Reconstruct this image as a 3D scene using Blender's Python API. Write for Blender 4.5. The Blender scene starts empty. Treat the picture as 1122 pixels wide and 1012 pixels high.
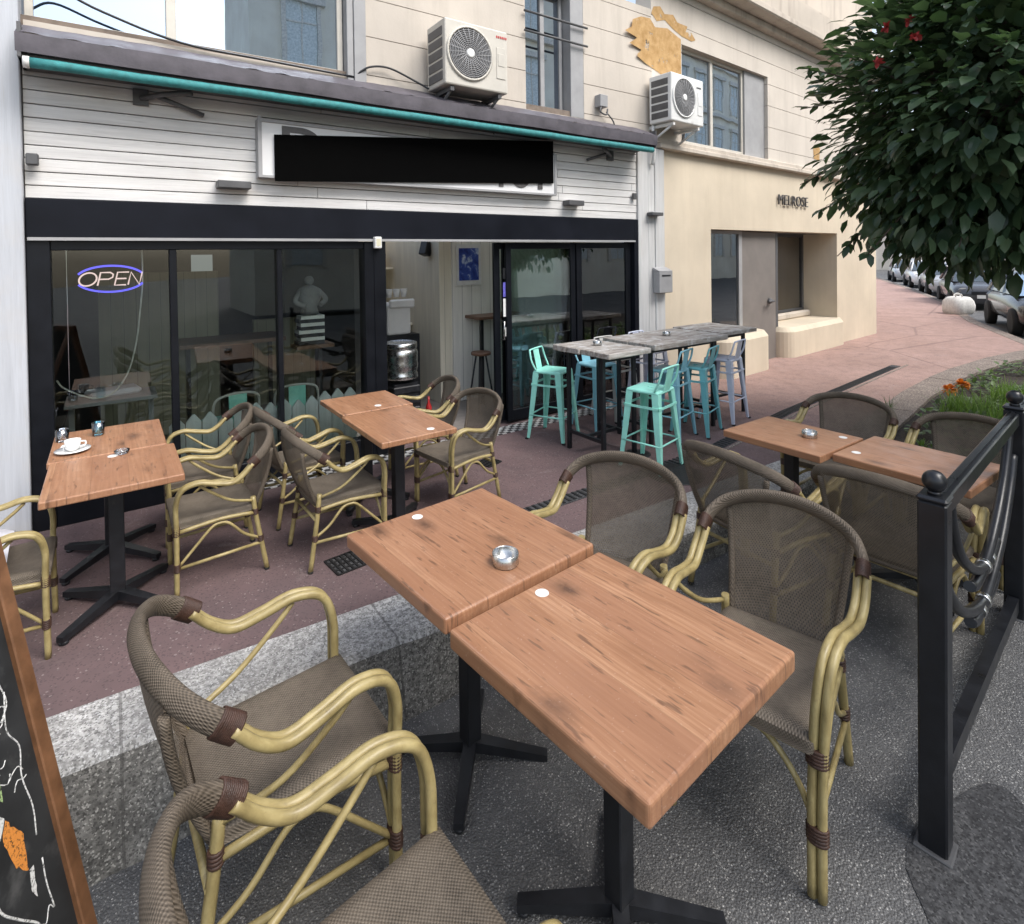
import bpy, bmesh, math, random
from mathutils import Vector, Matrix, noise
random.seed(7)
R = math.radians
C = bpy.context.scene.collection
SC = bpy.context.scene

# ------------------------------------------------------------------ mesh helpers
class MB:
    def __init__(self):
        self.v = []; self.f = []; self.s = []; self.uv = {}
    def add(self, vs, fs, smooth=False, M=None):
        o = len(self.v)
        for p in vs:
            p = Vector(p)
            if M is not None: p = M @ p
            self.v.append(p[:])
        for f in fs:
            self.f.append([i + o for i in f]); self.s.append(smooth)
        return self
    def box(self, x0, x1, y0, y1, z0, z1, bev=0.0, M=None, seg=1):
        if x0 > x1: x0, x1 = x1, x0
        if y0 > y1: y0, y1 = y1, y0
        if z0 > z1: z0, z1 = z1, z0
        vs = [(x0,y0,z0),(x1,y0,z0),(x1,y1,z0),(x0,y1,z0),(x0,y0,z1),(x1,y0,z1),(x1,y1,z1),(x0,y1,z1)]
        fs = [(3,2,1,0),(4,5,6,7),(0,1,5,4),(1,2,6,5),(2,3,7,6),(3,0,4,7)]
        if bev <= 0: return self.add(vs, fs, False, M)
        bm = bmesh.new()
        bv = [bm.verts.new(p) for p in vs]
        for f in fs: bm.faces.new([bv[i] for i in f])
        bmesh.ops.bevel(bm, geom=bm.edges[:], offset=bev, segments=seg, affect='EDGES', profile=0.5)
        bm.verts.index_update()
        self.add([v.co[:] for v in bm.verts], [[v.index for v in f.verts] for f in bm.faces], False, M)
        bm.free(); return self
    def tube(self, pts, r, seg=8, n=0, cap=True, M=None, close=False):
        pts = [Vector(p) for p in pts]
        rs = r if isinstance(r, (list, tuple)) else [r]*len(pts)
        if n:
            pts, rs = spline(pts, rs, n)
        N = len(pts); vs = []; fs = []
        t0 = (pts[1]-pts[0]).normalized()
        u = t0.orthogonal().normalized()
        for i in range(N):
            if close: t = (pts[(i+1) % N]-pts[i-1]).normalized()
            else: t = (pts[min(i+1, N-1)]-pts[max(i-1, 0)]).normalized()
            u = (u - t*u.dot(t))
            if u.length < 1e-6: u = t.orthogonal()
            u.normalize(); w = t.cross(u)
            for k in range(seg):
                a = 2*math.pi*k/seg
                vs.append((pts[i] + (u*math.cos(a)+w*math.sin(a))*rs[i])[:])
        for i in range(N-1 if not close else N):
            j = (i+1) % N
            for k in range(seg):
                fs.append((i*seg+k, i*seg+(k+1) % seg, j*seg+(k+1) % seg, j*seg+k))
        self.add(vs, fs, True, M)
        if cap and not close:
            o = len(self.v)-len(vs)
            self.f.append([o+k for k in range(seg)][::-1]); self.s.append(False)
            self.f.append([o+(N-1)*seg+k for k in range(seg)]); self.s.append(False)
        return self
    def lathe(self, prof, c=(0,0,0), seg=20, M=None, smooth=True):
        vs = []; fs = []; n = len(prof)
        for (r, z) in prof:
            for k in range(seg):
                a = 2*math.pi*k/seg
                vs.append((c[0]+r*math.cos(a), c[1]+r*math.sin(a), c[2]+z))
        for i in range(n-1):
            for k in range(seg):
                fs.append((i*seg+k, i*seg+(k+1) % seg, (i+1)*seg+(k+1) % seg, (i+1)*seg+k))
        self.add(vs, fs, smooth, M)
        o = len(self.v)-len(vs)
        if prof[0][0] > 1e-4: self.f.append([o+k for k in range(seg)][::-1]); self.s.append(False)
        if prof[-1][0] > 1e-4: self.f.append([o+(n-1)*seg+k for k in range(seg)]); self.s.append(False)
        return self
    def sphere(self, c, r, seg=16, rings=10, M=None):
        pr = [(max(1e-5, r*math.sin(math.pi*i/rings)), -r*math.cos(math.pi*i/rings)) for i in range(rings+1)]
        return self.lathe(pr, c, seg, M)
    def prism(self, outline, z0, z1, M=None, smooth=False):
        n = len(outline)
        vs = [(x, y, z0) for x, y in outline]+[(x, y, z1) for x, y in outline]
        fs = [tuple(range(n))[::-1], tuple(range(n, 2*n))]+[(i, (i+1) % n, n+(i+1) % n, n+i) for i in range(n)]
        return self.add(vs, fs, smooth, M)
    def grid(self, fn, nu, nv, smooth=True, M=None):
        vs = [fn(i/nu, j/nv) for j in range(nv+1) for i in range(nu+1)]
        fs = [(j*(nu+1)+i, j*(nu+1)+i+1, (j+1)*(nu+1)+i+1, (j+1)*(nu+1)+i) for j in range(nv) for i in range(nu)]
        return self.add(vs, fs, smooth, M)
    def build(self, name, mat, parent=None, loc=None, rz=0):
        me = bpy.data.meshes.new(name)
        me.from_pydata(self.v, [], self.f)
        me.polygons.foreach_set('use_smooth', self.s)
        me.materials.append(mat); me.update()
        o = bpy.data.objects.new(name, me); C.objects.link(o)
        if parent is not None: o.parent = parent
        if loc is not None: o.location = loc
        if rz: o.rotation_euler = (0, 0, rz)
        return o

def spline(pts, rs, n):
    out = []; ro = []
    P = [2*pts[0]-pts[1]]+pts+[2*pts[-1]-pts[-2]]
    for i in range(len(pts)-1):
        p0, p1, p2, p3 = P[i], P[i+1], P[i+2], P[i+3]
        for k in range(n):
            t = k/n
            out.append(0.5*((2*p1)+(p2-p0)*t+(2*p0-5*p1+4*p2-p3)*t*t+(3*p1-p0-3*p2+p3)*t**3))
            ro.append(rs[i]*(1-t)+rs[i+1]*t)
    out.append(pts[-1]); ro.append(rs[-1])
    return out, ro

def empty(name, loc=(0,0,0), rz=0, sc=1.0):
    o = bpy.data.objects.new(name, None); C.objects.link(o)
    o.location = loc; o.rotation_euler = (0, 0, rz); o.scale = (sc, sc, sc) if not isinstance(sc, tuple) else sc
    o.empty_display_size = .1
    return o
def tag(o, label, cat, group=None):
    o['label'] = label; o['category'] = cat
    if group: o['group'] = group
    return o
def struct(o):
    o['kind'] = 'structure'; return o
def stuff(o):
    o['kind'] = 'stuff'; return o
def kids(o): return [c for c in list(C.objects) if c.parent == o]
def dup(root, loc, rz, label, group=None, sc=None):
    def cp(o, par):
        c = o.copy(); C.objects.link(c); c.parent = par
        for ch in kids(o):
            cp(ch, c)
        return c
    r = cp(root, None); r.location = loc; r.rotation_euler = (0, 0, rz)
    if sc: r.scale = (sc, sc, sc) if not isinstance(sc, tuple) else sc
    r['label'] = label
    if group: r['group'] = group
    return r

# ------------------------------------------------------------------ material helpers
class NT:
    def __init__(self, name):
        self.m = bpy.data.materials.new(name); self.m.use_nodes = True
        self.t = self.m.node_tree; self.t.nodes.clear()
        self.out = self.n('ShaderNodeOutputMaterial')
    def n(self, typ, **kw):
        nd = self.t.nodes.new(typ)
        for k, v in kw.items():
            if k in nd.inputs.keys() if hasattr(nd.inputs, 'keys') else False: nd.inputs[k].default_value = v
            else: setattr(nd, k, v)
        return nd
    def l(self, a, b): self.t.links.new(a, b)
    def val(self, nd, inp, v):
        if hasattr(v, 'links') or isinstance(v, bpy.types.NodeSocket): self.l(v, nd.inputs[inp])
        else: nd.inputs[inp].default_value = v
    def math(self, op, a, b=None, clamp=False):
        nd = self.n('ShaderNodeMath'); nd.operation = op; nd.use_clamp = clamp
        self.val(nd, 0, a)
        if b is not None: self.val(nd, 1, b)
        return nd.outputs[0]
    def coords(self, kind='Object', scale=(1,1,1), rnd=0.0, rot=(0,0,0)):
        tc = self.n('ShaderNodeTexCoord'); mp = self.n('ShaderNodeMapping')
        src = tc.outputs[kind]
        if kind == 'World':
            pass
        if rnd:
            oi = self.n('ShaderNodeObjectInfo'); ad = self.n('ShaderNodeVectorMath'); ad.operation = 'ADD'
            mu = self.n('ShaderNodeMath'); mu.operation = 'MULTIPLY'; self.l(oi.outputs['Random'], mu.inputs[0]); mu.inputs[1].default_value = rnd
            self.l(src, ad.inputs[0]); self.l(mu.outputs[0], ad.inputs[1]); src = ad.outputs[0]
        self.l(src, mp.inputs[0]); mp.inputs['Scale'].default_value = scale; mp.inputs['Rotation'].default_value = rot
        return mp.outputs[0]
    def world(self, scale=(1,1,1)):
        g = self.n('ShaderNodeNewGeometry'); mp = self.n('ShaderNodeMapping'); self.l(g.outputs['Position'], mp.inputs[0])
        mp.inputs['Scale'].default_value = scale; return mp.outputs[0]
    def noise(self, vec, scale=5, detail=4, rough=.55, dist=0):
        nd = self.n('ShaderNodeTexNoise'); self.l(vec, nd.inputs['Vector'])
        nd.inputs['Scale'].default_value = scale; nd.inputs['Detail'].default_value = detail
        nd.inputs['Roughness'].default_value = rough; nd.inputs['Distortion'].default_value = dist
        return nd.outputs[0]
    def voro(self, vec, scale=50, feature='F1', out='Distance', rnd=1.0):
        nd = self.n('ShaderNodeTexVoronoi'); self.l(vec, nd.inputs['Vector']); nd.feature = feature
        nd.inputs['Scale'].default_value = scale; nd.inputs['Randomness'].default_value = rnd
        return nd.outputs[out]
    def ramp(self, fac, stops):
        nd = self.n('ShaderNodeValToRGB'); self.l(fac, nd.inputs[0]); el = nd.color_ramp.elements
        while len(el) < len(stops): el.new(.5)
        for e, (p, c) in zip(el, stops):
            e.position = p; e.color = (*c, 1) if len(c) == 3 else c
        return nd.outputs[0]
    def mix(self, fac, a, b, typ='MIX'):
        nd = self.n('ShaderNodeMix'); nd.data_type = 'RGBA'; nd.blend_type = typ
        self.val(nd, 0, fac)
        for i, v in ((6, a), (7, b)):
            if isinstance(v, bpy.types.NodeSocket): self.l(v, nd.inputs[i])
            else: nd.inputs[i].default_value = (*v, 1) if len(v) == 3 else v
        return nd.outputs[2]
    def bsdf(self, col, rough=.6, metal=0, spec=.5, bump=None, bstr=.3, bdist=.01, **kw):
        b = self.n('ShaderNodeBsdfPrincipled')
        if isinstance(col, bpy.types.NodeSocket): self.l(col, b.inputs['Base Color'])
        else: b.inputs['Base Color'].default_value = (*col, 1)
        self.val(b, 'Roughness', rough); b.inputs['Metallic'].default_value = metal
        b.inputs['Specular IOR Level'].default_value = spec
        for k, v in kw.items(): b.inputs[k].default_value = v
        if bump is not None:
            bp = self.n('ShaderNodeBump'); self.l(bump, bp.inputs['Height']); bp.inputs['Strength'].default_value = bstr; bp.inputs['Distance'].default_value = bdist
            self.l(bp.outputs[0], b.inputs['Normal'])
        self.sh = b.outputs[0]
        self.l(self.sh, self.out.inputs[0]); return b

def simple(name, col, rough=.6, metal=0, var=.25, scale=12, bstr=.1, spec=.5, rnd=3.0, dirt=None):
    t = NT(name); v = t.coords('Object', rnd=rnd)
    n1 = t.noise(v, scale, 6, .6)
    lo = tuple(max(0, c*(1-var)) for c in col); hi = tuple(min(1, c*(1+var)) for c in col)
    c = t.ramp(n1, [(.3, lo), (.7, hi)])
    if dirt:
        n3 = t.noise(v, dirt[1], 5, .65)
        c = t.mix(t.ramp(n3, [(dirt[2], (0,0,0)), (min(1, dirt[2]+.15), (1,1,1))]), c, dirt[0])
    n2 = t.noise(v, scale*6, 3, .6)
    rr = t.ramp(n1, [(.2, (max(.03, rough-.08),)*3), (.8, (min(1, rough+.08),)*3)])
    t.bsdf(c, rr, metal, spec, n2, bstr, .004)
    return t.m

def wood_laminate():
    t = NT('oak_laminate'); v = t.coords('Object', rnd=7.0)
    sx = t.n('ShaderNodeSeparateXYZ'); t.l(v, sx.inputs[0])
    pl = t.math('FLOOR', t.math('MULTIPLY', sx.outputs[0], 1/.165))
    wn = t.n('ShaderNodeTexWhiteNoise'); wn.noise_dimensions = '1D'; t.l(pl, wn.inputs['W'])
    cb = t.n('ShaderNodeCombineXYZ'); t.l(sx.outputs[0], cb.inputs[0])
    t.l(t.math('ADD', sx.outputs[1], t.math('MULTIPLY', wn.outputs['Value'], 9.0)), cb.inputs[1]); t.l(sx.outputs[2], cb.inputs[2])
    mp = t.n('ShaderNodeMapping'); t.l(cb.outputs[0], mp.inputs[0]); mp.inputs['Scale'].default_value = (6, .9, 6)
    big = t.noise(mp.outputs[0], 1.6, 3, .5, .6)
    # growth-ring lines
    wv = t.n('ShaderNodeTexWave'); wv.wave_type = 'BANDS'; wv.bands_direction = 'X'
    mp2 = t.n('ShaderNodeMapping'); t.l(cb.outputs[0], mp2.inputs[0]); mp2.inputs['Scale'].default_value = (1, .12, 1)
    t.l(mp2.outputs[0], wv.inputs['Vector']); wv.inputs['Scale'].default_value = 13; wv.inputs['Distortion'].default_value = 10; wv.inputs['Detail'].default_value = 3; wv.inputs['Detail Scale'].default_value = 1.3
    mp3 = t.n('ShaderNodeMapping'); t.l(cb.outputs[0], mp3.inputs[0]); mp3.inputs['Scale'].default_value = (160, 5, 160)
    fine = t.noise(mp3.outputs[0], 1.0, 4, .6)
    c = t.ramp(big, [(.25, (.30, .150, .080)), (.5, (.42, .222, .122)), (.75, (.53, .305, .180))])
    c = t.mix(t.math('MULTIPLY', wv.outputs['Fac'], .42), c, (.27, .118, .056))
    c = t.mix(t.ramp(fine, [(.38, (.32,)*3), (.60, (0,)*3)]), c, (.2, .085, .04))
    # per plank tint
    c = t.mix(t.math('MULTIPLY', wn.outputs['Value'], .62), c, (.31, .150, .085))
    # knots and cracks
    mp4 = t.n('ShaderNodeMapping'); t.l(cb.outputs[0], mp4.inputs[0]); mp4.inputs['Scale'].default_value = (6.5, 3.1, .01)
    kd = t.n('ShaderNodeTexVoronoi'); kd.inputs['Scale'].default_value = 1.0
    wob = t.noise(v, 26, 3, .6); wv2 = t.n('ShaderNodeVectorMath'); wv2.operation = 'ADD'
    t.l(mp4.outputs[0], wv2.inputs[0]); t.l(t.math('MULTIPLY', wob, .22), wv2.inputs[1]); t.l(wv2.outputs[0], kd.inputs['Vector'])
    kn = t.ramp(kd.outputs['Distance'], [(.05, (.85,)*3), (.16, (.45,)*3), (.36, (0,)*3)])
    kmask = t.noise(v, 2.3, 1, .5)
    kn = t.math('MULTIPLY', kn, t.ramp(kmask, [(.38, (0,)*3), (.50, (1,)*3)]))
    c = t.mix(kn, c, (.085, .042, .024))
    mp5 = t.n('ShaderNodeMapping'); t.l(cb.outputs[0], mp5.inputs[0]); mp5.inputs['Scale'].default_value = (60, 9, 5)
    ck = t.noise(mp5.outputs[0], 1.0, 2, .5)
    c = t.mix(t.ramp(ck, [(.62, (0,)*3), (.70, (.62,)*3)]), c, (.10, .05, .03))
    # plank seams
    fr = t.math('FRACT', t.math('MULTIPLY', sx.outputs[0], 1/.165))
    seam = t.math('LESS_THAN', fr, .018)
    c = t.mix(t.math('MULTIPLY', seam, .35), c, (.12, .06, .03))
    # scuffs
    sc = t.noise(v, 90, 2, .5); c = t.mix(t.ramp(sc, [(.66, (0,)*3), (.74, (.18,)*3)]), c, (.7, .55, .45))
    rg = t.ramp(t.noise(v, 9, 4, .6), [(.3, (.30,)*3), (.7, (.46,)*3)])
    t.bsdf(c, rg, 0, .45, fine, .10, .002)
    return t.m

def weave(name, c_lo, c_hi, scale, alpha=0.0, bstr=.7):
    t = NT(name); v = t.coords('Object')
    sx = t.n('ShaderNodeSeparateXYZ'); t.l(v, sx.inputs[0])
    a = t.math('MULTIPLY', sx.outputs[0], scale)
    b = t.math('MULTIPLY', t.math('ADD', sx.outputs[1], sx.outputs[2]), scale)
    sa = t.math('SINE', a); sb = t.math('SINE', b)
    pr = t.math('MULTIPLY', sa, sb)
    h = t.math('ADD', t.math('MULTIPLY', pr, .5), .5)
    n = t.noise(v, 60, 3, .6); n2 = t.noise(t.coords('Object', (1,1,1), rnd=4), 7, 4, .6)
    f = t.math('ADD', t.math('MULTIPLY', h, .62), t.math('MULTIPLY', n, .38))
    c = t.ramp(f, [(.2, c_lo), (.75, c_hi)])
    c = t.mix(t.ramp(n2, [(.35, (0,)*3), (.75, (.35,)*3)]), c, tuple(x*1.7 for x in c_hi))
    b_ = t.bsdf(c, .62, 0, .3, f, bstr, .004)
    if alpha:
        tr = t.n('ShaderNodeBsdfTransparent'); mx = t.n('ShaderNodeMixShader')
        hole = t.math('MULTIPLY', t.math('GREATER_THAN', t.math('ABSOLUTE', sa), .45), t.math('GREATER_THAN', t.math('ABSOLUTE', sb), .45))
        t.l(t.math('MULTIPLY', hole, alpha), mx.inputs[0]); t.l(t.sh, mx.inputs[1]); t.l(tr.outputs[0], mx.inputs[2])
        t.l(mx.outputs[0], t.out.inputs[0])
    return t.m

def glass(name, tint=(.8,.86,.84), refl=.1, rough=0.0, f0=1.5, gc=(.95, .97, 1)):
    t = NT(name)
    tr = t.n('ShaderNodeBsdfTransparent'); tr.inputs[0].default_value = (*tint, 1)
    gl = t.n('ShaderNodeBsdfGlossy'); gl.inputs['Roughness'].default_value = rough; gl.inputs[0].default_value = (*gc, 1)
    fr = t.n('ShaderNodeFresnel'); fr.inputs[0].default_value = f0
    v = t.coords('Object'); n = t.noise(v, 1.3, 2, .5)
    bp = t.n('ShaderNodeBump'); t.l(n, bp.inputs['Height']); bp.inputs['Strength'].default_value = .06; bp.inputs['Distance'].default_value = .02
    t.l(bp.outputs[0], gl.inputs['Normal'])
    fac = t.math('ADD', fr.outputs[0], refl, True)
    mx = t.n('ShaderNodeMixShader'); t.l(fac, mx.inputs[0]); t.l(tr.outputs[0], mx.inputs[1]); t.l(gl.outputs[0], mx.inputs[2])
    t.l(mx.outputs[0], t.out.inputs[0]); return t.m

def emit(name, col, st):
    t = NT(name); e = t.n('ShaderNodeEmission'); e.inputs[0].default_value = (*col, 1); e.inputs[1].default_value = st
    t.l(e.outputs[0], t.out.inputs[0]); return t.m

# ---- ground materials (world-position driven)
def terrace_mat():
    t = NT('pink_tarmac'); v = t.world()
    n1 = t.noise(v, .9, 5, .6); n2 = t.noise(v, 6, 5, .65); sp = t.voro(v, 130, out='Color')
    c = t.ramp(n1, [(.3, (.118, .083, .084)), (.55, (.155, .104, .104)), (.8, (.20, .135, .132))])
    # painted light: dark shade tone by the cafe, sunlit redder pavement beyond it
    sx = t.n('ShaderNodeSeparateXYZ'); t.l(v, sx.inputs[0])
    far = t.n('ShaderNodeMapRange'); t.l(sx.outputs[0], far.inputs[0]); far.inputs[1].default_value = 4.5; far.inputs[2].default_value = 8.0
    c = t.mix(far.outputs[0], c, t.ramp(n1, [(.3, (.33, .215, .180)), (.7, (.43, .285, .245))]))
    c = t.mix(t.ramp(n2, [(.45, (0,)*3), (.75, (.4,)*3)]), c, (.095, .072, .073))
    n4 = t.noise(v, 2.4, 6, .7, .8)
    c = t.mix(t.ramp(n4, [(.58, (0,)*3), (.68, (.22,)*3)]), c, (.40, .34, .32))
    g = t.n('ShaderNodeSeparateColor'); t.l(sp, g.inputs[0])
    c = t.mix(t.math('MULTIPLY', t.math('GREATER_THAN', g.outputs[0], .982), .30), c, (.48, .42, .40))
    c = t.mix(t.math('MULTIPLY', t.math('LESS_THAN', g.outputs[1], .12), .5), c, (.06, .045, .045))
    wv = t.n('ShaderNodeTexVoronoi'); wv.feature = 'DISTANCE_TO_EDGE'; t.l(t.world((.28, .45, 1)), wv.inputs['Vector']); wv.inputs['Scale'].default_value = .9
    crack = t.math('MULTIPLY', t.ramp(wv.outputs[0], [(.004, (1,)*3), (.012, (0,)*3)]), far.outputs[0])
    c = t.mix(t.math('MULTIPLY', crack, .35), c, (.10, .065, .06))
    bh = t.math('ADD', g.outputs[2], t.math('MULTIPLY', n2, .6))
    t.bsdf(c, .82, 0, .35, bh, .35, .006); return t.m
def asphalt_mat():
    t = NT('worn_asphalt'); v = t.world()
    n1 = t.noise(v, 1.3, 5, .6); n2 = t.noise(v, 14, 4, .6)
    sp = t.n('ShaderNodeTexVoronoi'); t.l(v, sp.inputs['Vector']); sp.inputs['Scale'].default_value = 128
    g = t.n('ShaderNodeSeparateColor'); t.l(sp.outputs['Color'], g.inputs[0])
    st = t.math('MULTIPLY', t.math('LESS_THAN', sp.outputs['Distance'], .42), t.math('GREATER_THAN', g.outputs[0], .35))
    c = t.ramp(n1, [(.3, (.085, .085, .086)), (.7, (.14, .139, .137))])
    stone = t.ramp(g.outputs[1], [(0, (.085, .085, .088)), (.5, (.175, .173, .17)), (.82, (.27, .265, .255)), (1, (.52, .51, .485))])
    c = t.mix(t.math('MULTIPLY', st, .9), c, stone)
    c = t.mix(t.ramp(n2, [(.5, (0,)*3), (.8, (.5,)*3)]), c, (.045, .045, .048))
    sp2 = t.n('ShaderNodeTexVoronoi'); t.l(v, sp2.inputs['Vector']); sp2.inputs['Scale'].default_value = 60
    g2 = t.n('ShaderNodeSeparateColor'); t.l(sp2.outputs['Color'], g2.inputs[0])
    s2 = t.math('MULTIPLY', t.math('LESS_THAN', sp2.outputs['Distance'], .25), t.math('GREATER_THAN', g2.outputs[0], .8))
    c = t.mix(t.math('MULTIPLY', s2, .75), c, (.30, .295, .285))
    n5 = t.noise(v, .7, 5, .65, .6); c = t.mix(t.ramp(n5, [(.52, (0,)*3), (.66, (.28,)*3)]), c, (.05, .05, .052)); n6 = t.noise(v, 3.1, 4, .6); c = t.mix(t.ramp(n6, [(.66, (0,)*3), (.72, (.35,)*3)]), c, (.035, .034, .034))
    hh = t.math('SUBTRACT', 1.0, sp.outputs['Distance'])
    t.bsdf(c, .72, 0, .45, hh, .7, .008); return t.m
def stone_mat(name, lo, mid, hi, stain=.5, sc=1.0, joints=False):
    t = NT(name); v = t.world()
    n1 = t.noise(v, 5*sc, 6, .65); n2 = t.noise(v, 45*sc, 5, .7); n3 = t.noise(v, 2.0*sc, 5, .7, .5); sp = t.voro(v, 160*sc, out='Color')
    c = t.ramp(n1, [(.3, lo), (.5, mid), (.72, hi)])
    c = t.mix(t.ramp(n2, [(.42, (.75,)*3), (.58, (0,)*3)]), c, tuple(x*.45 for x in lo))
    c = t.mix(t.math('MULTIPLY', t.ramp(n3, [(.45, (0,)*3), (.65, (1,)*3)]), stain), c, tuple(x*.5 for x in lo))
    g = t.n('ShaderNodeSeparateColor'); t.l(sp, g.inputs[0])
    c = t.mix(t.math('MULTIPLY', t.math('LESS_THAN', g.outputs[0], .16), .7), c, tuple(x*.28 for x in lo))
    c = t.mix(t.math('MULTIPLY', t.math('GREATER_THAN', g.outputs[1], .9), .5), c, tuple(min(.8, x*1.5) for x in hi))
    if joints:
        sx = t.n('ShaderNodeSeparateXYZ'); t.l(v, sx.inputs[0])
        fr = t.math('FRACT', t.math('ADD', t.math('MULTIPLY', sx.outputs[0], 1/1.13), t.math('MULTIPLY', n2, .006)))
        c = t.mix(t.math('MULTIPLY', t.math('LESS_THAN', fr, .010), .5), c, (.05, .047, .043))
        tint = t.math('FLOOR', t.math('MULTIPLY', sx.outputs[0], 1/1.13)); wn = t.n('ShaderNodeTexWhiteNoise'); wn.noise_dimensions = '1D'; t.l(tint, wn.inputs['W'])
        c = t.mix(t.math('MULTIPLY', wn.outputs['Value'], .30), c, tuple(x*.75 for x in lo))
    t.bsdf(c, .85, 0, .3, t.math('ADD', n2, t.math('MULTIPLY', n1, 1.0)), .6, .012); return t.m
def whitewash(name, vertical=False, base=(.70, .69, .675)):
    t = NT(name)
    v = t.coords('Object', rnd=2); s = (16, 16, .9) if vertical else (.9, 16, 16)
    mp = t.n('ShaderNodeMapping'); t.l(v, mp.inputs[0]); mp.inputs['Scale'].default_value = s
    g = t.noise(mp.outputs[0], 1.0, 6, .65, .4); n = t.noise(v, 2.2, 5, .65)
    mp2 = t.n('ShaderNodeMapping'); t.l(v, mp2.inputs[0]); mp2.inputs['Scale'].default_value = (70, 70, 3) if vertical else (3, 70, 70)
    fg = t.noise(mp2.outputs[0], 1.0, 3, .6)
    c = t.ramp(g, [(.25, tuple(x*.74 for x in base)), (.42, tuple(x*.92 for x in base)), (.7, tuple(min(1, x*1.12) for x in base))])
    c = t.mix(t.ramp(fg, [(.28, (.4,)*3), (.40, (0,)*3)]), c, (.40, .39, .38))
    c = t.mix(t.ramp(n, [(.52, (0,)*3), (.8, (.35,)*3)]), c, (.52, .47, .40))
    t.bsdf(c, .6, 0, .35, t.math('ADD', g, fg), .25, .006); return t.m
def render_wall(name, base, streak=(.35, .3, .25), amt=.25):
    t = NT(name); v = t.coords('Object')
    n1 = t.noise(v, .8, 5, .6); n2 = t.noise(v, 30, 5, .7)
    mp = t.n('ShaderNodeMapping'); t.l(v, mp.inputs[0]); mp.inputs['Scale'].default_value = (5, 5, .5)
    st = t.noise(mp.outputs[0], 1.0, 5, .65)
    c = t.ramp(n1, [(.3, tuple(x*.86 for x in base)), (.7, tuple(min(1, x*1.08) for x in base))])
    c = t.mix(t.math('MULTIPLY', t.ramp(st, [(.5, (0,)*3), (.78, (1,)*3)]), amt), c, streak)
    t.bsdf(c, .85, 0, .25, n2, .25, .006); return t.m
def old_wood():
    t = NT('weathered_wood'); v = t.coords('Object', rnd=5)
    mp = t.n('ShaderNodeMapping'); t.l(v, mp.inputs[0]); mp.inputs['Scale'].default_value = (3, 26, 26)
    g = t.noise(mp.outputs[0], 1.0, 6, .7, .5); n = t.noise(v, 9, 5, .65)
    c = t.ramp(g, [(.25, (.11, .085, .07)), (.45, (.32, .28, .245)), (.70, (.58, .55, .51))])
    c = t.mix(t.ramp(n, [(.50, (0,)*3), (.66, (.75,)*3)]), c, (.66, .66, .65))
    c = t.mix(t.ramp(n, [(.22, (.7,)*3), (.34, (0,)*3)]), c, (.10, .06, .04))
    t.bsdf(c, .7, 0, .35, g, .8, .01); return t.m
def checker_mat():
    t = NT('checker_tiles'); v = t.world()
    ck = t.n('ShaderNodeTexChecker'); t.l(v, ck.inputs[0]); ck.inputs['Scale'].default_value = 19
    ck.inputs[1].default_value = (.55, .55, .53, 1); ck.inputs[2].default_value = (.02, .02, .022, 1)
    n = t.noise(v, 8, 4, .6)
    c = t.mix(t.ramp(n, [(.4, (0,)*3), (.75, (.5,)*3)]), ck.outputs[0], (.13, .11, .10))
    t.bsdf(c, .4, 0, .5); return t.m
def boards_in(name, base, w, axis=0, gap=.04):
    # painted tongue-and-groove panelling: grooves every w metres
    t = NT(name); v = t.coords('Object'); sx = t.n('ShaderNodeSeparateXYZ'); t.l(v, sx.inputs[0])
    fr = t.math('FRACT', t.math('MULTIPLY', sx.outputs[axis], 1/w))
    gr = t.math('LESS_THAN', fr, gap)
    n = t.noise(t.coords('Object', (8, 8, .8)), 1.5, 5, .6)
    c = t.ramp(n, [(.3, tuple(x*.82 for x in base)), (.7, base)])
    c = t.mix(t.math('MULTIPLY', gr, .75), c, tuple(x*.2 for x in base))
    t.bsdf(c, .55, 0, .4, t.math('SUBTRACT', 1.0, gr), .6, .008); return t.m

M = {}
M['wood'] = wood_laminate()
def bamboo():
    t = NT('bamboo'); v = t.coords('Object', rnd=6)
    mp = t.n('ShaderNodeMapping'); t.l(v, mp.inputs[0]); mp.inputs['Scale'].default_value = (30, 9, 9)
    n = t.noise(mp.outputs[0], 1.6, 5, .6); n2 = t.noise(v, 5, 4, .6); n3 = t.noise(v, 70, 3, .6)
    c = t.ramp(n, [(.28, (.215, .165, .07)), (.5, (.335, .265, .115)), (.75, (.47, .385, .185))])
    c = t.mix(t.ramp(n2, [(.52, (0,)*3), (.78, (.45,)*3)]), c, (.23, .185, .08))
    c = t.mix(t.ramp(n3, [(.62, (0,)*3), (.74, (.35,)*3)]), c, (.13, .095, .05))
    t.bsdf(c, t.ramp(n, [(.3, (.30,)*3), (.7, (.46,)*3)]), 0, .5, n3, .06, .002); return t.m
M['bamboo'] = bamboo()
M['weave'] = weave('taupe_wicker_seat', (.042, .034, .026), (.165, .137, .107), 720)
M['mesh'] = weave('taupe_wicker_mesh', (.045, .035, .026), (.170, .137, .103), 640, alpha=.32)
M['wrap'] = weave('wicker_wrap', (.038, .030, .022), (.155, .125, .095), 760, bstr=1.0)
M['bind'] = simple('brown_binding', (.055, .026, .017), .5, var=.35, scale=40, bstr=.5)
M['black'] = simple('black_powder_coat', (.011, .012, .015), .42, var=.4, scale=14, bstr=.1, dirt=((.05, .045, .04), 8, .66))
M['fence'] = simple('black_gloss_iron', (.010, .011, .014), .32, var=.35, scale=10, bstr=.12, dirt=((.09, .085, .08), 26, .70))
M['beam'] = simple('dark_navy_fascia', (.0065, .0078, .0125), .5, var=.25, scale=3, bstr=.03, spec=.14)
M['frame'] = simple('black_aluminium', (.006, .007, .010), .4, var=.25, scale=6, bstr=.03, spec=.2)
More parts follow.
